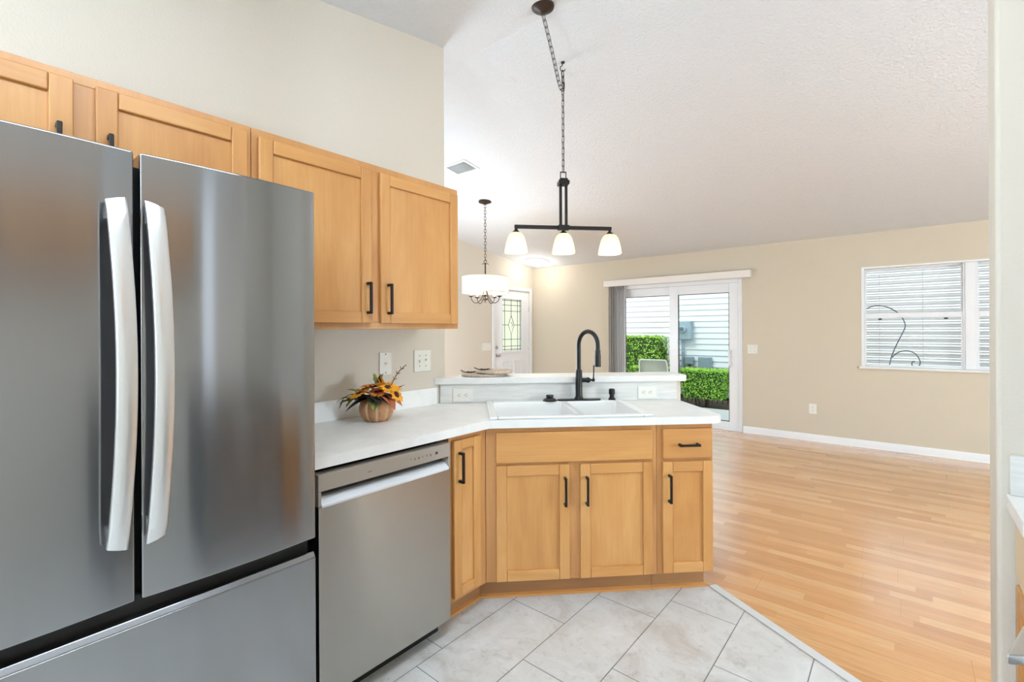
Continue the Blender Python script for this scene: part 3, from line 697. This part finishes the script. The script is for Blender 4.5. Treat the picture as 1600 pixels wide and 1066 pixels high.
plate('light_switch', 'two-gang switch plate right of the sliding glass door', 'switch', (-1.53, YF, 1.092), 0, .12, .118, 's2')
plate('wall_outlet', 'upright outlet low on the tan wall above baseboard', 'outlet', (-.87, YF, .39), 0, .078, .12, 'outlet_v')
plate('light_switch', 'four-gang switch plate left of the white front door', 'switch', (XE, 5.447, 1.092), PI / 2, .205, .118, 's4')

# ------------------------------------------------------------------ chains
def chain(m, pts, pitch, ln, wd, wire):
    P = spl(pts, 24) if len(pts) > 2 else [Vector(pts[0]).lerp(Vector(pts[1]), i / 200) for i in range(201)]
    d = [0]
    for a, b_ in zip(P, P[1:]): d.append(d[-1] + (b_ - a).length)
    n = max(1, int(d[-1] / pitch)); pt = d[-1] / n; j = 0
    for i in range(n):
        s = (i + .5) * pt
        while j < len(d) - 2 and d[j + 1] < s: j += 1
        c = P[j].lerp(P[j + 1], (s - d[j]) / max(1e-9, d[j + 1] - d[j])); tg = (P[j + 1] - P[j]).normalized()
        sd = Vector((.77, .64, 0)) if i % 2 == 0 else Vector((-.64, .77, 0))
        sd = (sd - tg * sd.dot(tg)).normalized()
        loop = []
        for k in range(14):
            a = 2 * PI * k / 14; ca, sa = math.cos(a), math.sin(a)
            loop.append(c + tg * ((ln / 2 - wd / 2) * (1 if ca > 0 else -1) * (1 if abs(ca) > .15 else 0) + wd / 2 * ca) + sd * (wd / 2 * sa))
        m.tube(loop, wire, 6, closed=True)

# ------------------------------------------------------------------ linear pendant over the bar
px, py = -1.675, 2.511
t = thing('linear_pendant', 'three-light bronze bar pendant hanging on a swagged chain above the sink', 'pendant lamp', (px, py, 0), math.radians(47))
def lp(x, y, z):   # world to local
    a = math.radians(-47); dx, dy = x - px, y - py
    return (dx * math.cos(a) - dy * math.sin(a), dx * math.sin(a) + dy * math.cos(a), z)
cxw, cyw = -1.498, 2.055; czw = zc(cyw)
m = MB(); prof = [(.062, .0), (.060, -.010), (.045, -.022), (.022, -.030), (.012, -.036), (.0, -.036)]
m.lathe(prof, (0, 0, 0), 28); can = m.build('canopy', BRONZE, t); can.location = lp(cxw, cyw, czw - .001); can.rotation_euler = (math.atan(.17), 0, 0) if False else (0, 0, 0)
hz_ = zc(2.513)
m = MB(); m.lathe([(.012, hz_), (.012, hz_ - .006), (.004, hz_ - .012), (0, hz_ - .012)][::-1], (0, 0, 0), 12)
m.tube(spl([(0, 0, hz_ - .01), (-.004, 0, hz_ - .022), (-.016, 0, hz_ - .035), (-.012, 0, hz_ - .055), (.006, 0, hz_ - .058), (.016, 0, hz_ - .045)]), .003, 8); m.build('ceiling_hook', BRONZE, t)
m = MB()
a_ = lp(cxw, cyw, czw - .04)
chain(m, [a_, lp(-1.56, 2.23, 2.955), lp(-1.625, 2.39, 2.875), lp(-1.655, 2.47, 2.862), (.004, .0, 2.90), (-.002, 0, hz_ - .06)], .036, .046, .018, .0019)
chain(m, [(0, 0, hz_ - .055), (0, 0, 2.36)], .036, .046, .017, .0019)
m.tube(spl([a_, lp(-1.562, 2.232, 2.953), lp(-1.627, 2.392, 2.873), lp(-1.655, 2.47, 2.86), (.008, .003, 2.90), (.004, .002, 2.98), (.002, .002, 2.80), (.001, 0, 2.36)], 10), .0014, 6)
m.build('chain', BRONZE, t)
m = MB(); m.box(-.020, -.015, -.004, .004, 2.315, 2.362); m.box(.015, .020, -.004, .004, 2.315, 2.362); m.box(-.015, .015, -.004, .004, 2.356, 2.362); m.build('hanger_loop', DARKBRONZE, t)
m = MB(); m.box(-.026, .026, -.026, .026, 2.302, 2.316); m.box(-.034, .034, -.034, .034, 2.276, 2.302); m.build('stem_cap', DARKBRONZE, t, bevel=.004)
for s in (-1, 1): MB().box(s * .018 - .008, s * .018 + .008, -.008, .008, 2.012, 2.278).build('stem', DARKBRONZE, t, bevel=.001)
m = MB(); m.box(-.315, .315, -.011, .011, 1.994, 2.016); m.box(-.036, .036, -.018, .018, 1.990, 2.020); m.build('crossbar', DARKBRONZE, t, bevel=.002)
for xx in (-.305, 0, .305):
    m = MB(); m.lathe([(.009, 1.995), (.009, 1.985), (.018, 1.978), (.026, 1.968), (.026, 1.962)][::-1], (xx, 0, 0), 18); so = m.build('socket', DARKBRONZE, t)
    prof = [(.027, 1.966), (.040, 1.956), (.052, 1.935), (.062, 1.90), (.068, 1.87), (.072, 1.842), (.069, 1.842), (.062, 1.875), (.057, 1.90), (.047, 1.932), (.036, 1.95), (.026, 1.961)]
    m = MB(); m.lathe(prof[::-1] + [], (xx, 0, 0), 32, square=.35); sh = m.build('lamp_shade', SHADE, t)
    m = MB(); m.lathe([(0, 1.872), (.014, 1.876), (.022, 1.892), (.022, 1.905), (.014, 1.93), (.011, 1.962)], (xx, 0, 0), 16); m.build('bulb', mat('bulb_glow', (255, 240, 200), .3, Emission_Color=(1, .9, .68, 1), Emission_Strength=4.0) if 'bulb_glow' not in MATS else MATS['bulb_glow'], sh)
    lamp('pendant_light', (xx, 0, 1.858), 1.4, .03, (1, .88, .68), t)

# ------------------------------------------------------------------ drum chandelier
qx, qy = -3.73, 3.97; qz = zc(qy)
t = thing('drum_chandelier', 'cream drum shade chandelier with curved arms hanging near the front door', 'chandelier', (qx, qy, 0), math.radians(12))
m = MB(); m.lathe([(.075, qz), (.074, qz - .012), (.05, qz - .022), (.02, qz - .03), (.01, qz - .04), (0, qz - .04)][::-1], (0, 0, 0), 24); m.build('canopy', BRONZE, t)
m = MB(); chain(m, [(0, 0, qz - .035), (0, 0, 2.16)], .036, .046, .020, .0026); m.build('chain', BRONZE, t)
m = MB(); m.tube([(0, 0, 2.13), (0, 0, 1.70)], .008, 10); m.lathe([(0, 1.70), (.03, 1.705), (.034, 1.72), (.012, 1.745), (0, 1.745)], (0, 0, 0), 16)
loop = [(.018 * math.cos(a), 0, 2.148 + .018 * math.sin(a)) for a in [2 * PI * k / 16 for k in range(16)]]; m.tube(loop, .004, 6, closed=True)
for k in range(3):
    a = k * 2 * PI / 3; m.tube([(0, 0, 2.115), (.03 * math.cos(a), .03 * math.sin(a), 2.125), (.042 * math.cos(a), .042 * math.sin(a), 2.11)], .004, 6)
m.build('center_stem', BRONZE, t)
Rd = .268
m = MB()
for r0, z0_, z1_ in ((Rd, 1.786, 1.968),):
    rings = [[m.bm.verts.new((r * math.cos(2 * PI * i / 48), r * math.sin(2 * PI * i / 48), z)) for i in range(48)] for r, z in ((r0, z0_), (r0, z1_), (r0 - .003, z1_), (r0 - .003, z0_))]
    for a, b_ in zip(rings, rings[1:] + rings[:1]):
        for i in range(48): m.bm.faces.new((a[i], a[(i + 1) % 48], b_[(i + 1) % 48], b_[i]))
ds = m.build('drum_shade', DRUM, t)
m = MB()
for zz in (1.787, 1.967): m.tube([(Rd * math.cos(2 * PI * i / 48), Rd * math.sin(2 * PI * i / 48), zz) for i in range(48)], .004, 6, closed=True)
m.build('shade_trim', mat('shade_tape', (214, 196, 168), .7), ds)
m = MB()
for k in range(3):
    a = 2 * PI * k / 3 + .4; m.tube([(0, 0, 1.955), (Rd * math.cos(a), Rd * math.sin(a), 1.955)], .003, 6)
m.build('shade_spider', BRONZE, t)
for k in range(5):
    a = 2 * PI * k / 5 + .2; ca, sa = math.cos(a), math.sin(a)
    arm = spl([(.012, 1.80), (.03, 1.745), (.065, 1.69), (.11, 1.672), (.15, 1.695), (.17, 1.735)] if False else [(p[0], 0, p[1]) for p in [(.012, 1.84), (.035, 1.75), (.07, 1.69), (.115, 1.668), (.155, 1.692), (.172, 1.738)]], 6)
    m = MB(); m.tube([(p[0] * ca, p[0] * sa, p[2]) for p in arm], .005, 8); m.lathe([(.006, 1.732), (.028, 1.742), (.030, 1.748), (.010, 1.752)], (.172 * ca, .172 * sa, 0), 14)
    am = m.build('arm', BRONZE, t)
    MB().cyl((.172 * ca, .172 * sa, 1.75), .010, .06, seg=12).build('candle_sleeve', mat('candle', (238, 228, 208), .5) if 'candle' not in MATS else MATS['candle'], am)
    m = MB(); m.lathe([(.008, 1.81), (.017, 1.835), (.014, 1.86), (0, 1.885)], (.172 * ca, .172 * sa, 0), 12); m.build('bulb', MATS['bulb_glow'], am)
lamp('chandelier_light', (0, 0, 1.86), 15, .12, (1, .95, .88), t)

# flush dome light near the entry
ex, ey = -4.69, 6.25
t = thing('dome_light', 'glowing round flush ceiling light near the front door', 'ceiling lamp', (ex, ey, zc(ey)))
t.rotation_euler = (-math.atan(.15), 0, 0)
MB().lathe([(.19, -.012), (.19, 0), (0, 0)], (0, 0, 0), 32).build('base_ring', WHITE, t)
MB().lathe([(0, -.085), (.06, -.08), (.12, -.06), (.165, -.03), (.178, -.012)], (0, 0, 0), 32).build('glass_dome', DOME, t)
lamp('dome_glow', (0, 0, -.16), 8, .08, (1, .96, .9), t)
# ceiling vent
t = thing('ceiling_vent', 'white louvered air register on the ceiling left of the pendant', 'vent', (-3.348, 3.225, zc(3.225)))
t.rotation_euler = (-math.atan(.15), 0, 0)
m = MB()
for (q) in ((-.155, -.128, -.11, .11), (.128, .155, -.11, .11), (-.128, .128, -.11, -.085), (-.128, .128, .085, .11)): m.box(*q, -.009, 0)
m.build('frame', WHITE, t, bevel=.002)
m = MB()
for k in range(10):
    y = -.078 + k * .0172; m.bm.faces.new([m.bm.verts.new(p) for p in ((-.128, y - .006, -.008), (.128, y - .006, -.008), (.128, y + .007, -.001), (-.128, y + .007, -.001))])
m.build('louvers', mat('louver_grey', (226, 226, 224), .5), t, solid=.0012)

# ------------------------------------------------------------------ unseen fill lamps added to brighten the rooms
def uplight(label, x, y, up, down, color=(.70, .86, 1.0)):  # invented stand with an upward light, added to bounce fill off the ceiling
    t = thing('fill_uplight', label, 'fill lamp', (x, y, 0))
    MB().lathe([(.14, 0), (.14, .015), (.02, .03)], (0, 0, 0), 24).build('base', MATTE, t)
    MB().tube([(0, 0, .02), (0, 0, 1.70)], .012, 10).build('pole', MATTE, t)
    MB().lathe([(.02, 1.69), (.09, 1.72), (.17, 1.78), (.20, 1.84), (.195, 1.84), (.165, 1.79), (.085, 1.732), (0, 1.72)], (0, 0, 0), 28).build('bowl', mat('bowl_white', (235, 235, 232), .5) if 'bowl_white' not in MATS else MATS['bowl_white'], t)
    d = bpy.data.lights.new('fill_disk_light', 'AREA'); d.shape = 'DISK'; d.size = .34; d.energy = up; d.color = color
    o = bpy.data.objects.new('fill_disk_light', d); COL.objects.link(o); o.parent = t; o.location = (0, 0, 1.845); o.rotation_euler = (PI, 0, 0)
    if down: lamp('fill_point_light', (0, 0, 1.60), down, .10, color, t).location = (.25, 0, 1.62)  # bare point light added for more fill
uplight('tall torchiere added as unseen kitchen fill light behind the camera', -1.2, -1.7, 150, 25)
t = thing('fill_ceiling_box', 'long white box added as unseen fill light on the kitchen ceiling', 'ceiling lamp', (-.55, .36, zc(.36) - .012)); t.rotation_euler = (math.atan(.17), 0, 0)  # invented ceiling box, its glow added as frontal kitchen fill
MB().box(-.16, .16, -.62, .62, -.06, 0).build('housing', WHITE, t, bevel=.006)
MB().box(-.145, .145, -.60, .60, -.085, -.06).build('diffuser', mat('fill_diffuser_glow', (250, 250, 250), .5, Emission_Color=(.80, .91, 1, 1), Emission_Strength=27), t, bevel=.01)
def fill_globe(label, x, y, z, power, color=(.66, .84, 1.0), r=.20):  # invented glowing globe, added out of view as room fill
    t = thing('fill_globe_lamp', label, 'fill lamp', (x, y, 0))
    MB().lathe([(.14, 0), (.14, .015), (.02, .03)], (0, 0, 0), 24).build('base', MATTE, t)
    MB().tube([(0, 0, .02), (0, 0, z - r)], .012, 10).build('pole', MATTE, t)
    k = power / (PI * 4 * PI * r * r)
    gm = mat('fill_globe_glow', (250, 250, 250), .5, Emission_Color=(*color, 1), Emission_Strength=k)
    MB().lathe([(r * math.sin(PI * i / 20), z - r * math.cos(PI * i / 20)) for i in range(21)], (0, 0, 0), 32).build('glass_globe', gm, t)
fill_globe('large glowing globe added as unseen living room fill light beyond the wall end', 3.0, 3.0, 1.25, 270)
fill_globe('large glowing globe added as unseen dining fill light behind the kitchen wall', -4.1, 2.6, 1.20, 165, r=.40)

# ------------------------------------------------------------------ woven chargers on the bar
def charger(name, label, u, v, z, r, leafy):
    t = thing(name, label, 'placemat', (*uv(u, v), z), R45, 'woven chargers on the bar')
    prof = [(0, 0)]; k = 9
    for i in range(1, k + 1): prof += [(r * (i - .5) / k, .0005), (r * i / k - .002, 0)]
    top = []
    for i in range(k, 0, -1): top += [(r * i / k, .006), (r * (i - .5) / k, .0105 if i == k else .009)]
    m = MB(); m.lathe([(0, 0), (r * .95, 0), (r, .007), (r, .012)] + [(a, b_ + .007) for a, b_ in top] + [(0, .015)], (0, 0, 0), 36); m.build('woven_disc', WOVEN, t)
    m = MB(); s = -r * .70
    m.tube(spl([(s - .045, -.02, .036), (s - .02, -.022, .025), (s + .01, -.02, .021), (s + .045, -.018, .023)]), [.003] * 24 + [.002], 6)
    for dx, sg in ((-.02, 1), (.0, -1), (.02, 1)): m.face([(s + dx, -.021, 0.024), (s + dx + .02, -.021 + sg * .012, 0.029), (s + dx + .045, -.02 + sg * .004, 0.023), (s + dx + .02, -.02, 0.021)])
    m.build('dried_sprig', mat('sprig', (62, 46, 36), .7) if 'sprig' not in MATS else MATS['sprig'], t)
WOVEN = mat('woven_straw', (196, 178, 160), .8); N, L, b = nodes(WOVEN)
n = noise(N, L, coords(N, L, (1, 1, 1)).outputs[0], 180, 3, .6)
L.new(ramp(N, L, n.outputs['Fac'], [(.3, (150, 130, 112)), (.6, (212, 198, 182))]).outputs[0], b.inputs['Base Color'])
bump(N, L, b, n.outputs['Fac'], .6, .003)
charger('woven_charger', 'lower woven charger lying on the bar under another', 0.0, .708, 1.067, .148, True)
charger('woven_charger', 'upper woven charger overlapping the lower one on the bar', .062, .680, 1.0855, .116, True)

# ------------------------------------------------------------------ pumpkin flower arrangement
t = thing('flower_arrangement', 'artificial sunflower arrangement in a tan pumpkin pot on the counter', 'flowers', (-1.985, 1.335, .914), math.radians(40))
PUMP = mat('pumpkin_tan', (186, 134, 92), .6); GROOVE = mat('pumpkin_groove', (212, 174, 136), .65)
N, L, b = nodes(PUMP); n = noise(N, L, coords(N, L, (1, 1, 1)).outputs[0], 30, 5, .6)
L.new(ramp(N, L, n.outputs['Fac'], [(.3, (172, 120, 78)), (.7, (198, 148, 106))]).outputs[0], b.inputs['Base Color'])
m = MB(); nl = 10
prof = [(0, 0), (.045, 0), (.055, .003), (.072, .022), (.0825, .05), (.083, .072), (.076, .096), (.062, .112), (.045, .118), (.04, .112), (.042, .09), (0, .085)]
seg = 80
m.lathe(prof, (0, 0, 0), seg, lobes=lambda a: 1 - .055 * (1 - abs(math.sin(a * nl / 2))) ** 2.2)
for f_ in m.bm.faces:
    c = f_.calc_center_median(); a = math.atan2(c.y, c.x)
    if len(f_.verts) == 4 and abs(math.sin(a * nl / 2)) < .24 and .01 < c.z < .115 and c.xy.length > .05: f_.material_index = 1
m.build('pumpkin_pot', [PUMP, GROOVE], t)
PETAL = mat('petal_yellow', (240, 168, 40), .6); PETAL2 = mat('petal_orange', (206, 124, 40), .6); SEED = mat('seed_brown', (70, 38, 22), .8)
LEAFD = mat('leaf_dark', (44, 44, 38), .5); LEAFG = mat('leaf_green', (128, 138, 62), .6); LEAFO = mat('leaf_rust', (176, 98, 62), .6); TWIG = mat('twig_brown', (92, 66, 46), .7)
def orient(v):
    q = Vector((0, 0, 1)).rotation_difference(Vector(v).normalized()); return q
def sunflower(c, nrm, r, pm):
    q = orient(nrm); C_ = Vector(c); m = MB(); n_ = 15
    for ring, (k, rr, up) in enumerate(((n_, r, .25), (n_, r * .86, .5))):
        for i in range(k):
            a = 2 * PI * (i + .5 * ring) / k + random.uniform(-.08, .08); ln = rr * random.uniform(.9, 1.08); w = r * .17
            ca, sa = math.cos(a), math.sin(a); pts = []
            for s, ww, zz in ((.28, .45, .0), (.55, 1.0, up * .2), (.8, .75, up * .28), (1.0, .0, up * .22)):
                pts.append((s * ln, ww * w, zz * r))
            vs = []
            for d_, ww, zz in pts:
                if ww == 0: vs.append((m.bm.verts.new(C_ + q @ Vector((d_ * ca, d_ * sa, zz))),))
                else: vs.append(tuple(m.bm.verts.new(C_ + q @ Vector((d_ * ca - e * ww * sa, d_ * sa + e * ww * ca, zz + (.004 if e == 0 else .0)))) for e in (-1, 0, 1)))
            for A, B in zip(vs, vs[1:]):
                if len(B) == 3:
                    for e in (0, 1): m.bm.faces.new((A[e], A[e + 1], B[e + 1], B[e]))
                else:
                    for e in (0, 1): m.bm.faces.new((A[e], A[e + 1], B[0]))
    fl = m.build('sunflower', pm, t, norm=False)
    m = MB(); m.lathe([(r * .36, -.004), (r * .36, .004), (r * .28, .010), (0, .013)], (0, 0, 0), 18)
    for v in m.bm.verts: v.co = C_ + q @ v.co
    m.build('flower_center', SEED, fl)
def leaf(c, d, ln, w, m_, droop=.2, lobed=False):
    C_ = Vector(c); d = Vector(d).normalized(); sd = d.cross(Vector((0, 0, 1)))
    if sd.length < .1: sd = Vector((1, 0, 0))
    sd.normalize(); up = sd.cross(d); m = MB(); rows = []
    prof = [(0, .05), (.18, .7), (.35, .55 if lobed else 1), (.5, 1.0 if lobed else .95), (.65, .5 if lobed else .75), (.8, .55 if lobed else .45), (1, .02)]
    for s, ww in prof:
        ctr = C_ + d * (ln * s) + Vector((0, 0, -droop * ln * s * s)); hw = w * ww / 2
        rows.append([m.bm.verts.new(ctr + sd * e * hw + up * (abs(e) * hw * .35)) for e in (-1, 0, 1)])
    for A, B in zip(rows, rows[1:]):
        for e in (0, 1): m.bm.faces.new((A[e], A[e + 1], B[e + 1], B[e]))
    m.build('leaf', m_, t, norm=False)
for c, nr, r, pm in (((-.062, -.05, .138), (-.45, -.25, .9), .066, PETAL), ((-.012, -.015, .168), (-.12, .05, 1), .068, PETAL2), ((.066, -.025, .160), (.25, -.2, 1), .068, PETAL), ((.100, -.03, .128), (.85, -.2, .55), .052, PETAL), ((.02, -.05, .142), (.1, -.35, .9), .045, PETAL2)):
    sunflower(c, nr, r, pm)
for c, d, ln, w, mm, dr in (((-.01, -.05, .118), (-1, -.5, .05), .15, .065, LEAFD, .15), ((-.01, -.06, .118), (-.8, -.8, -.1), .13, .05, LEAFD, .3), ((.0, -.05, .122), (.9, -.6, .05), .12, .065, LEAFD, .3), ((-.02, -.05, .125), (-.6, -1, .1), .09, .06, LEAFD, .2), ((.0, -.05, .128), (.2, -1, .0), .07, .07, LEAFD, .4),
    ((.01, -.06, .125), (.5, -1, .1), .085, .055, LEAFD, .45), ((.015, -.075, .118), (.1, -.8, -.5), .055, .055, LEAFG, .4), ((.04, -.04, .13), (.9, -.3, -.1), .11, .065, LEAFO, .35), ((.05, -.05, .125), (.7, -.7, -.1), .10, .06, LEAFO, .45), ((.03, 0, .12), (.6, .8, .1), .10, .06, LEAFD, .3), ((-.03, 0, .12), (-.6, .8, .1), .10, .06, LEAFD, .3),
    ((-.01, -.055, .140), (.7, -.5, .45), .10, .045, LEAFO, .1), ((-.01, -.06, .135), (-.6, -.5, .35), .09, .04, LEAFO, .1), ((.03, -.05, .14), (-.5, -.6, .5), .09, .04, LEAFO, .1), ((.03, -.055, .13), (.0, -.8, .6), .06, .035, LEAFO, .3),
    ((.0, 0, .17), (-.3, .2, 1), .065, .04, LEAFG, .0), ((.01, 0, .17), (.3, .3, 1), .065, .035, LEAFG, .0), ((.015, 0, .17), (.1, -.1, 1), .06, .03, LEAFD, 0),
    ((-.05, -.03, .125), (-1, .1, .55), .105, .065, LEAFG, .2), ((-.07, -.04, .12), (-1, -.2, .1), .10, .055, LEAFG, .5), ((-.12, -.04, .115), (-1, -.1, .25), .065, .045, LEAFG, .6), ((-.14, -.045, .11), (-.5, -.3, -.9), .05, .035, LEAFG, .1), ((-.09, -.05, .115), (-.7, -.6, -.5), .05, .04, LEAFG, .3),
    ((.09, .0, .150), (1, -.1, .5), .06, .025, LEAFD, .0), ((.06, 0, .17), (.7, .1, .9), .07, .03, PETAL, .0), ((.03, 0, .17), (-.2, -.2, 1), .06, .026, PETAL, .0), ((.03, -.02, .16), (-.35, -.3, 1), .07, .022, PETAL, .0)):
    leaf(c, d, ln, w, mm, dr, mm is LEAFG)
m = MB(); m.tube(spl([(.06, 0, .15), (.085, .0, .20), (.105, .0, .235), (.145, 0, .272)]), .002, 6)
for s in ((.085, .20), (.10, .228), (.12, .25)): m.tube([(s[0], 0, s[1]), (s[0] - .004, 0, s[1] + .014)], .0015, 5); m.tube([(s[0], 0, s[1]), (s[0] + .014, 0, s[1] + .004)], .0018, 5)
m.build('twig', TWIG, t)
m = MB(); m.tube(spl([(-.06, -.03, .12), (-.10, -.04, .135), (-.14, -.045, .12), (-.16, -.05, .09)]), .0015, 6); m.build('vine', TWIG, t)

# ------------------------------------------------------------------ outdoors
GZ = -.08
CONC = textured('concrete', (206, 204, 198), .85, 60, .2)
struct(MB().box(-14, 10, YF + .15, 14, GZ - .2, GZ - .04).build('ground', textured('mulch', (92, 78, 64), .95, 90, 1.0)), 'mulch bed outside the door')
struct(MB().box(-12, 9, YF + .152, 8.85, GZ - .15, GZ).build('patio_slab', CONC, bevel=.01), 'pale concrete patio outside the sliding door')
SID = mat('siding_white', (236, 238, 240), .55)
t = thing('neighbor_house', 'white lap-sided wall of the house next door', 'house', (0, 10.3, 0))
m = MB(); prof = [(.2, GZ - .1)]; z = -.05
while z < 3.2:
    prof += [(-.022, z), (-.002, z + .120)]; z += .1215
prof += [(.2, z)]
m.prism(prof, -12, 8, 'x'); m.build('siding', SID, t, smooth=False)
UTIL = mat('utility_grey', (150, 168, 176), .5, .2); UTILD = mat('utility_dark', (70, 78, 84), .6)
def utilbox(name, label, X0, X1, Z0, Z1, dep, meter=False):
    t = thing(name, label, 'utility box', ((X0 + X1) / 2, 10.276, Z0)); w = (X1 - X0) / 2; h = Z1 - Z0
    MB().box(-w, w, -dep, 0, 0, h).build('box', UTIL, t, bevel=.012)
    MB().box(-w + .015, w - .015, -dep - .008, -dep, .015, h - .015).build('cover', UTIL, t, bevel=.006)
    if meter:
        MB().lathe([(.085, .0), (.085, .03), (.075, .06), (.05, .07), (0, .07)], (-w + .13, -dep - .005, h * .55), 24, axis='y').build('meter_dial', UTIL, t)
        MB().lathe([(.05, .071), (.05, .074), (0, .074)], (-w + .13, -dep - .005, h * .55), 20, axis='y').build('dial_face', UTILD, t)
        MB().tube([(-w + .10, -.05, 0), (-w + .10, -.05, -1.2)], .03, 10).build('conduit', UTIL, t)
    else: MB().cyl((0, -dep / 2, -.5), .022, .5, seg=10).build('conduit', UTILD if w < .12 else UTIL, t)
    return t
utilbox('meter_box', 'grey electric meter box high on the white siding', -3.83, -3.52, 1.135, 1.535, .13, True)
utilbox('junction_box', 'small grey box on siding below the electric meter', -3.68, -3.50, .60, .77, .10)
utilbox('cable_box', 'wide grey box on the siding right of the small box', -3.40, -3.13, .52, .77, .09)
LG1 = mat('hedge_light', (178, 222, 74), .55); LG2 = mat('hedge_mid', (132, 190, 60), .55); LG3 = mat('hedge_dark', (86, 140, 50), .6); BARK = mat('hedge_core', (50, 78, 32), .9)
STEMC = mat('hedge_stem', (78, 62, 48), .8)
def hedge(label, x0, x1, y0, y1, z0, z1, taper, n, size, light=True):
    cx_, cy_ = (x0 + x1) / 2, (y0 + y1) / 2
    t = thing('hedge', label, 'hedge', (cx_, cy_, GZ - .04), 0, 'clipped green hedges outside the sliding door')
    z0 -= GZ - .04; z1 -= GZ - .04; hw, hd = (x1 - x0) / 2, (y1 - y0) / 2
    def k(z): return taper + (1 - taper) * max(0, min(1, (z - z0) / (z1 - z0)))
    m = MB(); a = .93
    lo = [(sx * hw * a * taper, sy * hd * a * taper, z0 + .03) for sx, sy in ((-1, -1), (1, -1), (1, 1), (-1, 1))]; hi = [(sx * hw * a, sy * hd * a, z1 - .03) for sx, sy in ((-1, -1), (1, -1), (1, 1), (-1, 1))]
    lv = [m.bm.verts.new(p) for p in lo]; hv = [m.bm.verts.new(p) for p in hi]; m.bm.faces.new(lv[::-1]); m.bm.faces.new(hv)
    for i in range(4): m.bm.faces.new((lv[i], lv[(i + 1) % 4], hv[(i + 1) % 4], hv[i]))
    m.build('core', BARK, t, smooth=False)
    m = MB()
    for i in range(7):
        xx = random.uniform(-.6, .6) * hw * taper; yy = random.uniform(-.6, .6) * hd * taper; m.tube([(xx * .8, yy * .8, 0), (xx, yy, z0 + .08)], .012, 6)
    m.build('stems', STEMC, t)
    m = MB(); rnd = random.Random(hash(label) % 1000 if False else int(n))
    areas = [('f', 2 * hw * (z1 - z0)), ('b', .3 * 2 * hw * (z1 - z0)), ('l', 2 * hd * (z1 - z0)), ('r', 2 * hd * (z1 - z0)), ('t', 4 * hw * hd)]
    tot = sum(a_[1] for a_ in areas)
    for _ in range(n):
        r = rnd.random() * tot
        for nm, ar in areas:
            r -= ar
            if r <= 0: break
        zz = rnd.uniform(z0, z1); kk = k(zz); xx = rnd.uniform(-1, 1) * hw * kk; yy = rnd.uniform(-1, 1) * hd * kk
        if nm == 'f': yy, nr = -hd * kk, Vector((0, -1, .3))
        elif nm == 'b': yy, nr = hd * kk, Vector((0, 1, .3))
        elif nm == 'l': xx, nr = -hw * kk, Vector((-1, 0, .3))
        elif nm == 'r': xx, nr = hw * kk, Vector((1, 0, .3))
        else: xx, yy, zz, nr = rnd.uniform(-1, 1) * hw, rnd.uniform(-1, 1) * hd, z1, Vector((0, 0, 1))
        p = Vector((xx, yy, zz)) + nr * rnd.uniform(-.05, .02)
        ax = (nr + Vector((rnd.uniform(-1, 1), rnd.uniform(-1, 1), rnd.uniform(-1, 1))) * .9).normalized()
        s1 = ax.orthogonal().normalized(); s1 = (Matrix.Rotation(rnd.uniform(0, 6.28), 3, ax) @ s1); s2 = ax.cross(s1); l_ = size * rnd.uniform(.7, 1.25)
        q = [p - s1 * l_, p + s2 * l_ * .5, p + s1 * l_, p - s2 * l_ * .5]
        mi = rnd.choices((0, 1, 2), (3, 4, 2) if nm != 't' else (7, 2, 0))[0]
        m.face(q, mi)
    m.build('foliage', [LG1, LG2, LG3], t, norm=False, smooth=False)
hedge('tall leafy hedge behind the white patio chair', -4.85, -3.93, 9.35, 9.95, .06, 1.21, .95, 4200, .026)
hedge('trimmed box hedge with flared sides seen through the right pane', -3.36, -2.49, 8.95, 9.45, .06, .590, .80, 6500, .017)
hedge('low hedge half hidden between chair and box hedge', -4.35, -3.46, 8.93, 9.24, .06, .60, .88, 3800, .019)
t = thing('garden_fence', 'low black metal garden fence right of the box hedge', 'fence', (-1.88, 9.75, GZ - .04))
m = MB(); m.box(-1.9, 1.6, -.008, .008, .36, .385); m.box(-1.9, 1.6, -.008, .008, .10, .12); m.build('rail', MATTE, t)
m = MB()
for i in range(36): m.box(-1.88 + i * .098 - .005, -1.88 + i * .098 + .005, -.005, .005, 0, .46)
m.build('pickets', MATTE, t)
# patio chair
t = thing('patio_chair', 'white sling-back patio chair seen from behind through left pane', 'chair', (-3.40, 7.95, GZ), math.radians(8))
CF = mat('chair_frame', (232, 236, 228), .4); SLG = mat('sling_fabric', (206, 214, 200), .7)
for s in (-1, 1):
    MB().tube(spl([(s * .25, .38, 0), (s * .25, .30, .38), (s * .25, .05, .42), (s * .25, -.02, .55), (s * .235, -.12, .86), (s * .20, -.13, .905)]), .014, 10).build('side_frame', CF, t)
    MB().tube(spl([(s * .25, .06, .41), (s * .26, -.14, .2), (s * .26, -.22, 0)]), .014, 10).build('leg', CF, t)
    MB().tube(spl([(s * .25, .36, .20), (s * .28, .34, .56), (s * .28, .10, .60), (s * .25, -.04, .60)]), .014, 10).build('armrest', CF, t)
MB().tube([(-.20, -.13, .905), (.20, -.13, .905)], .014, 10).build('top_rail', CF, t)
m = MB(); m.face([(-.245, .30, .385), (.245, .30, .385), (.245, .05, .42), (-.245, .05, .42)]); m.face([(-.245, .05, .42), (.245, .05, .42), (.22, -.125, .885), (-.22, -.125, .885)]); m.build('sling', SLG, t, solid=.006)
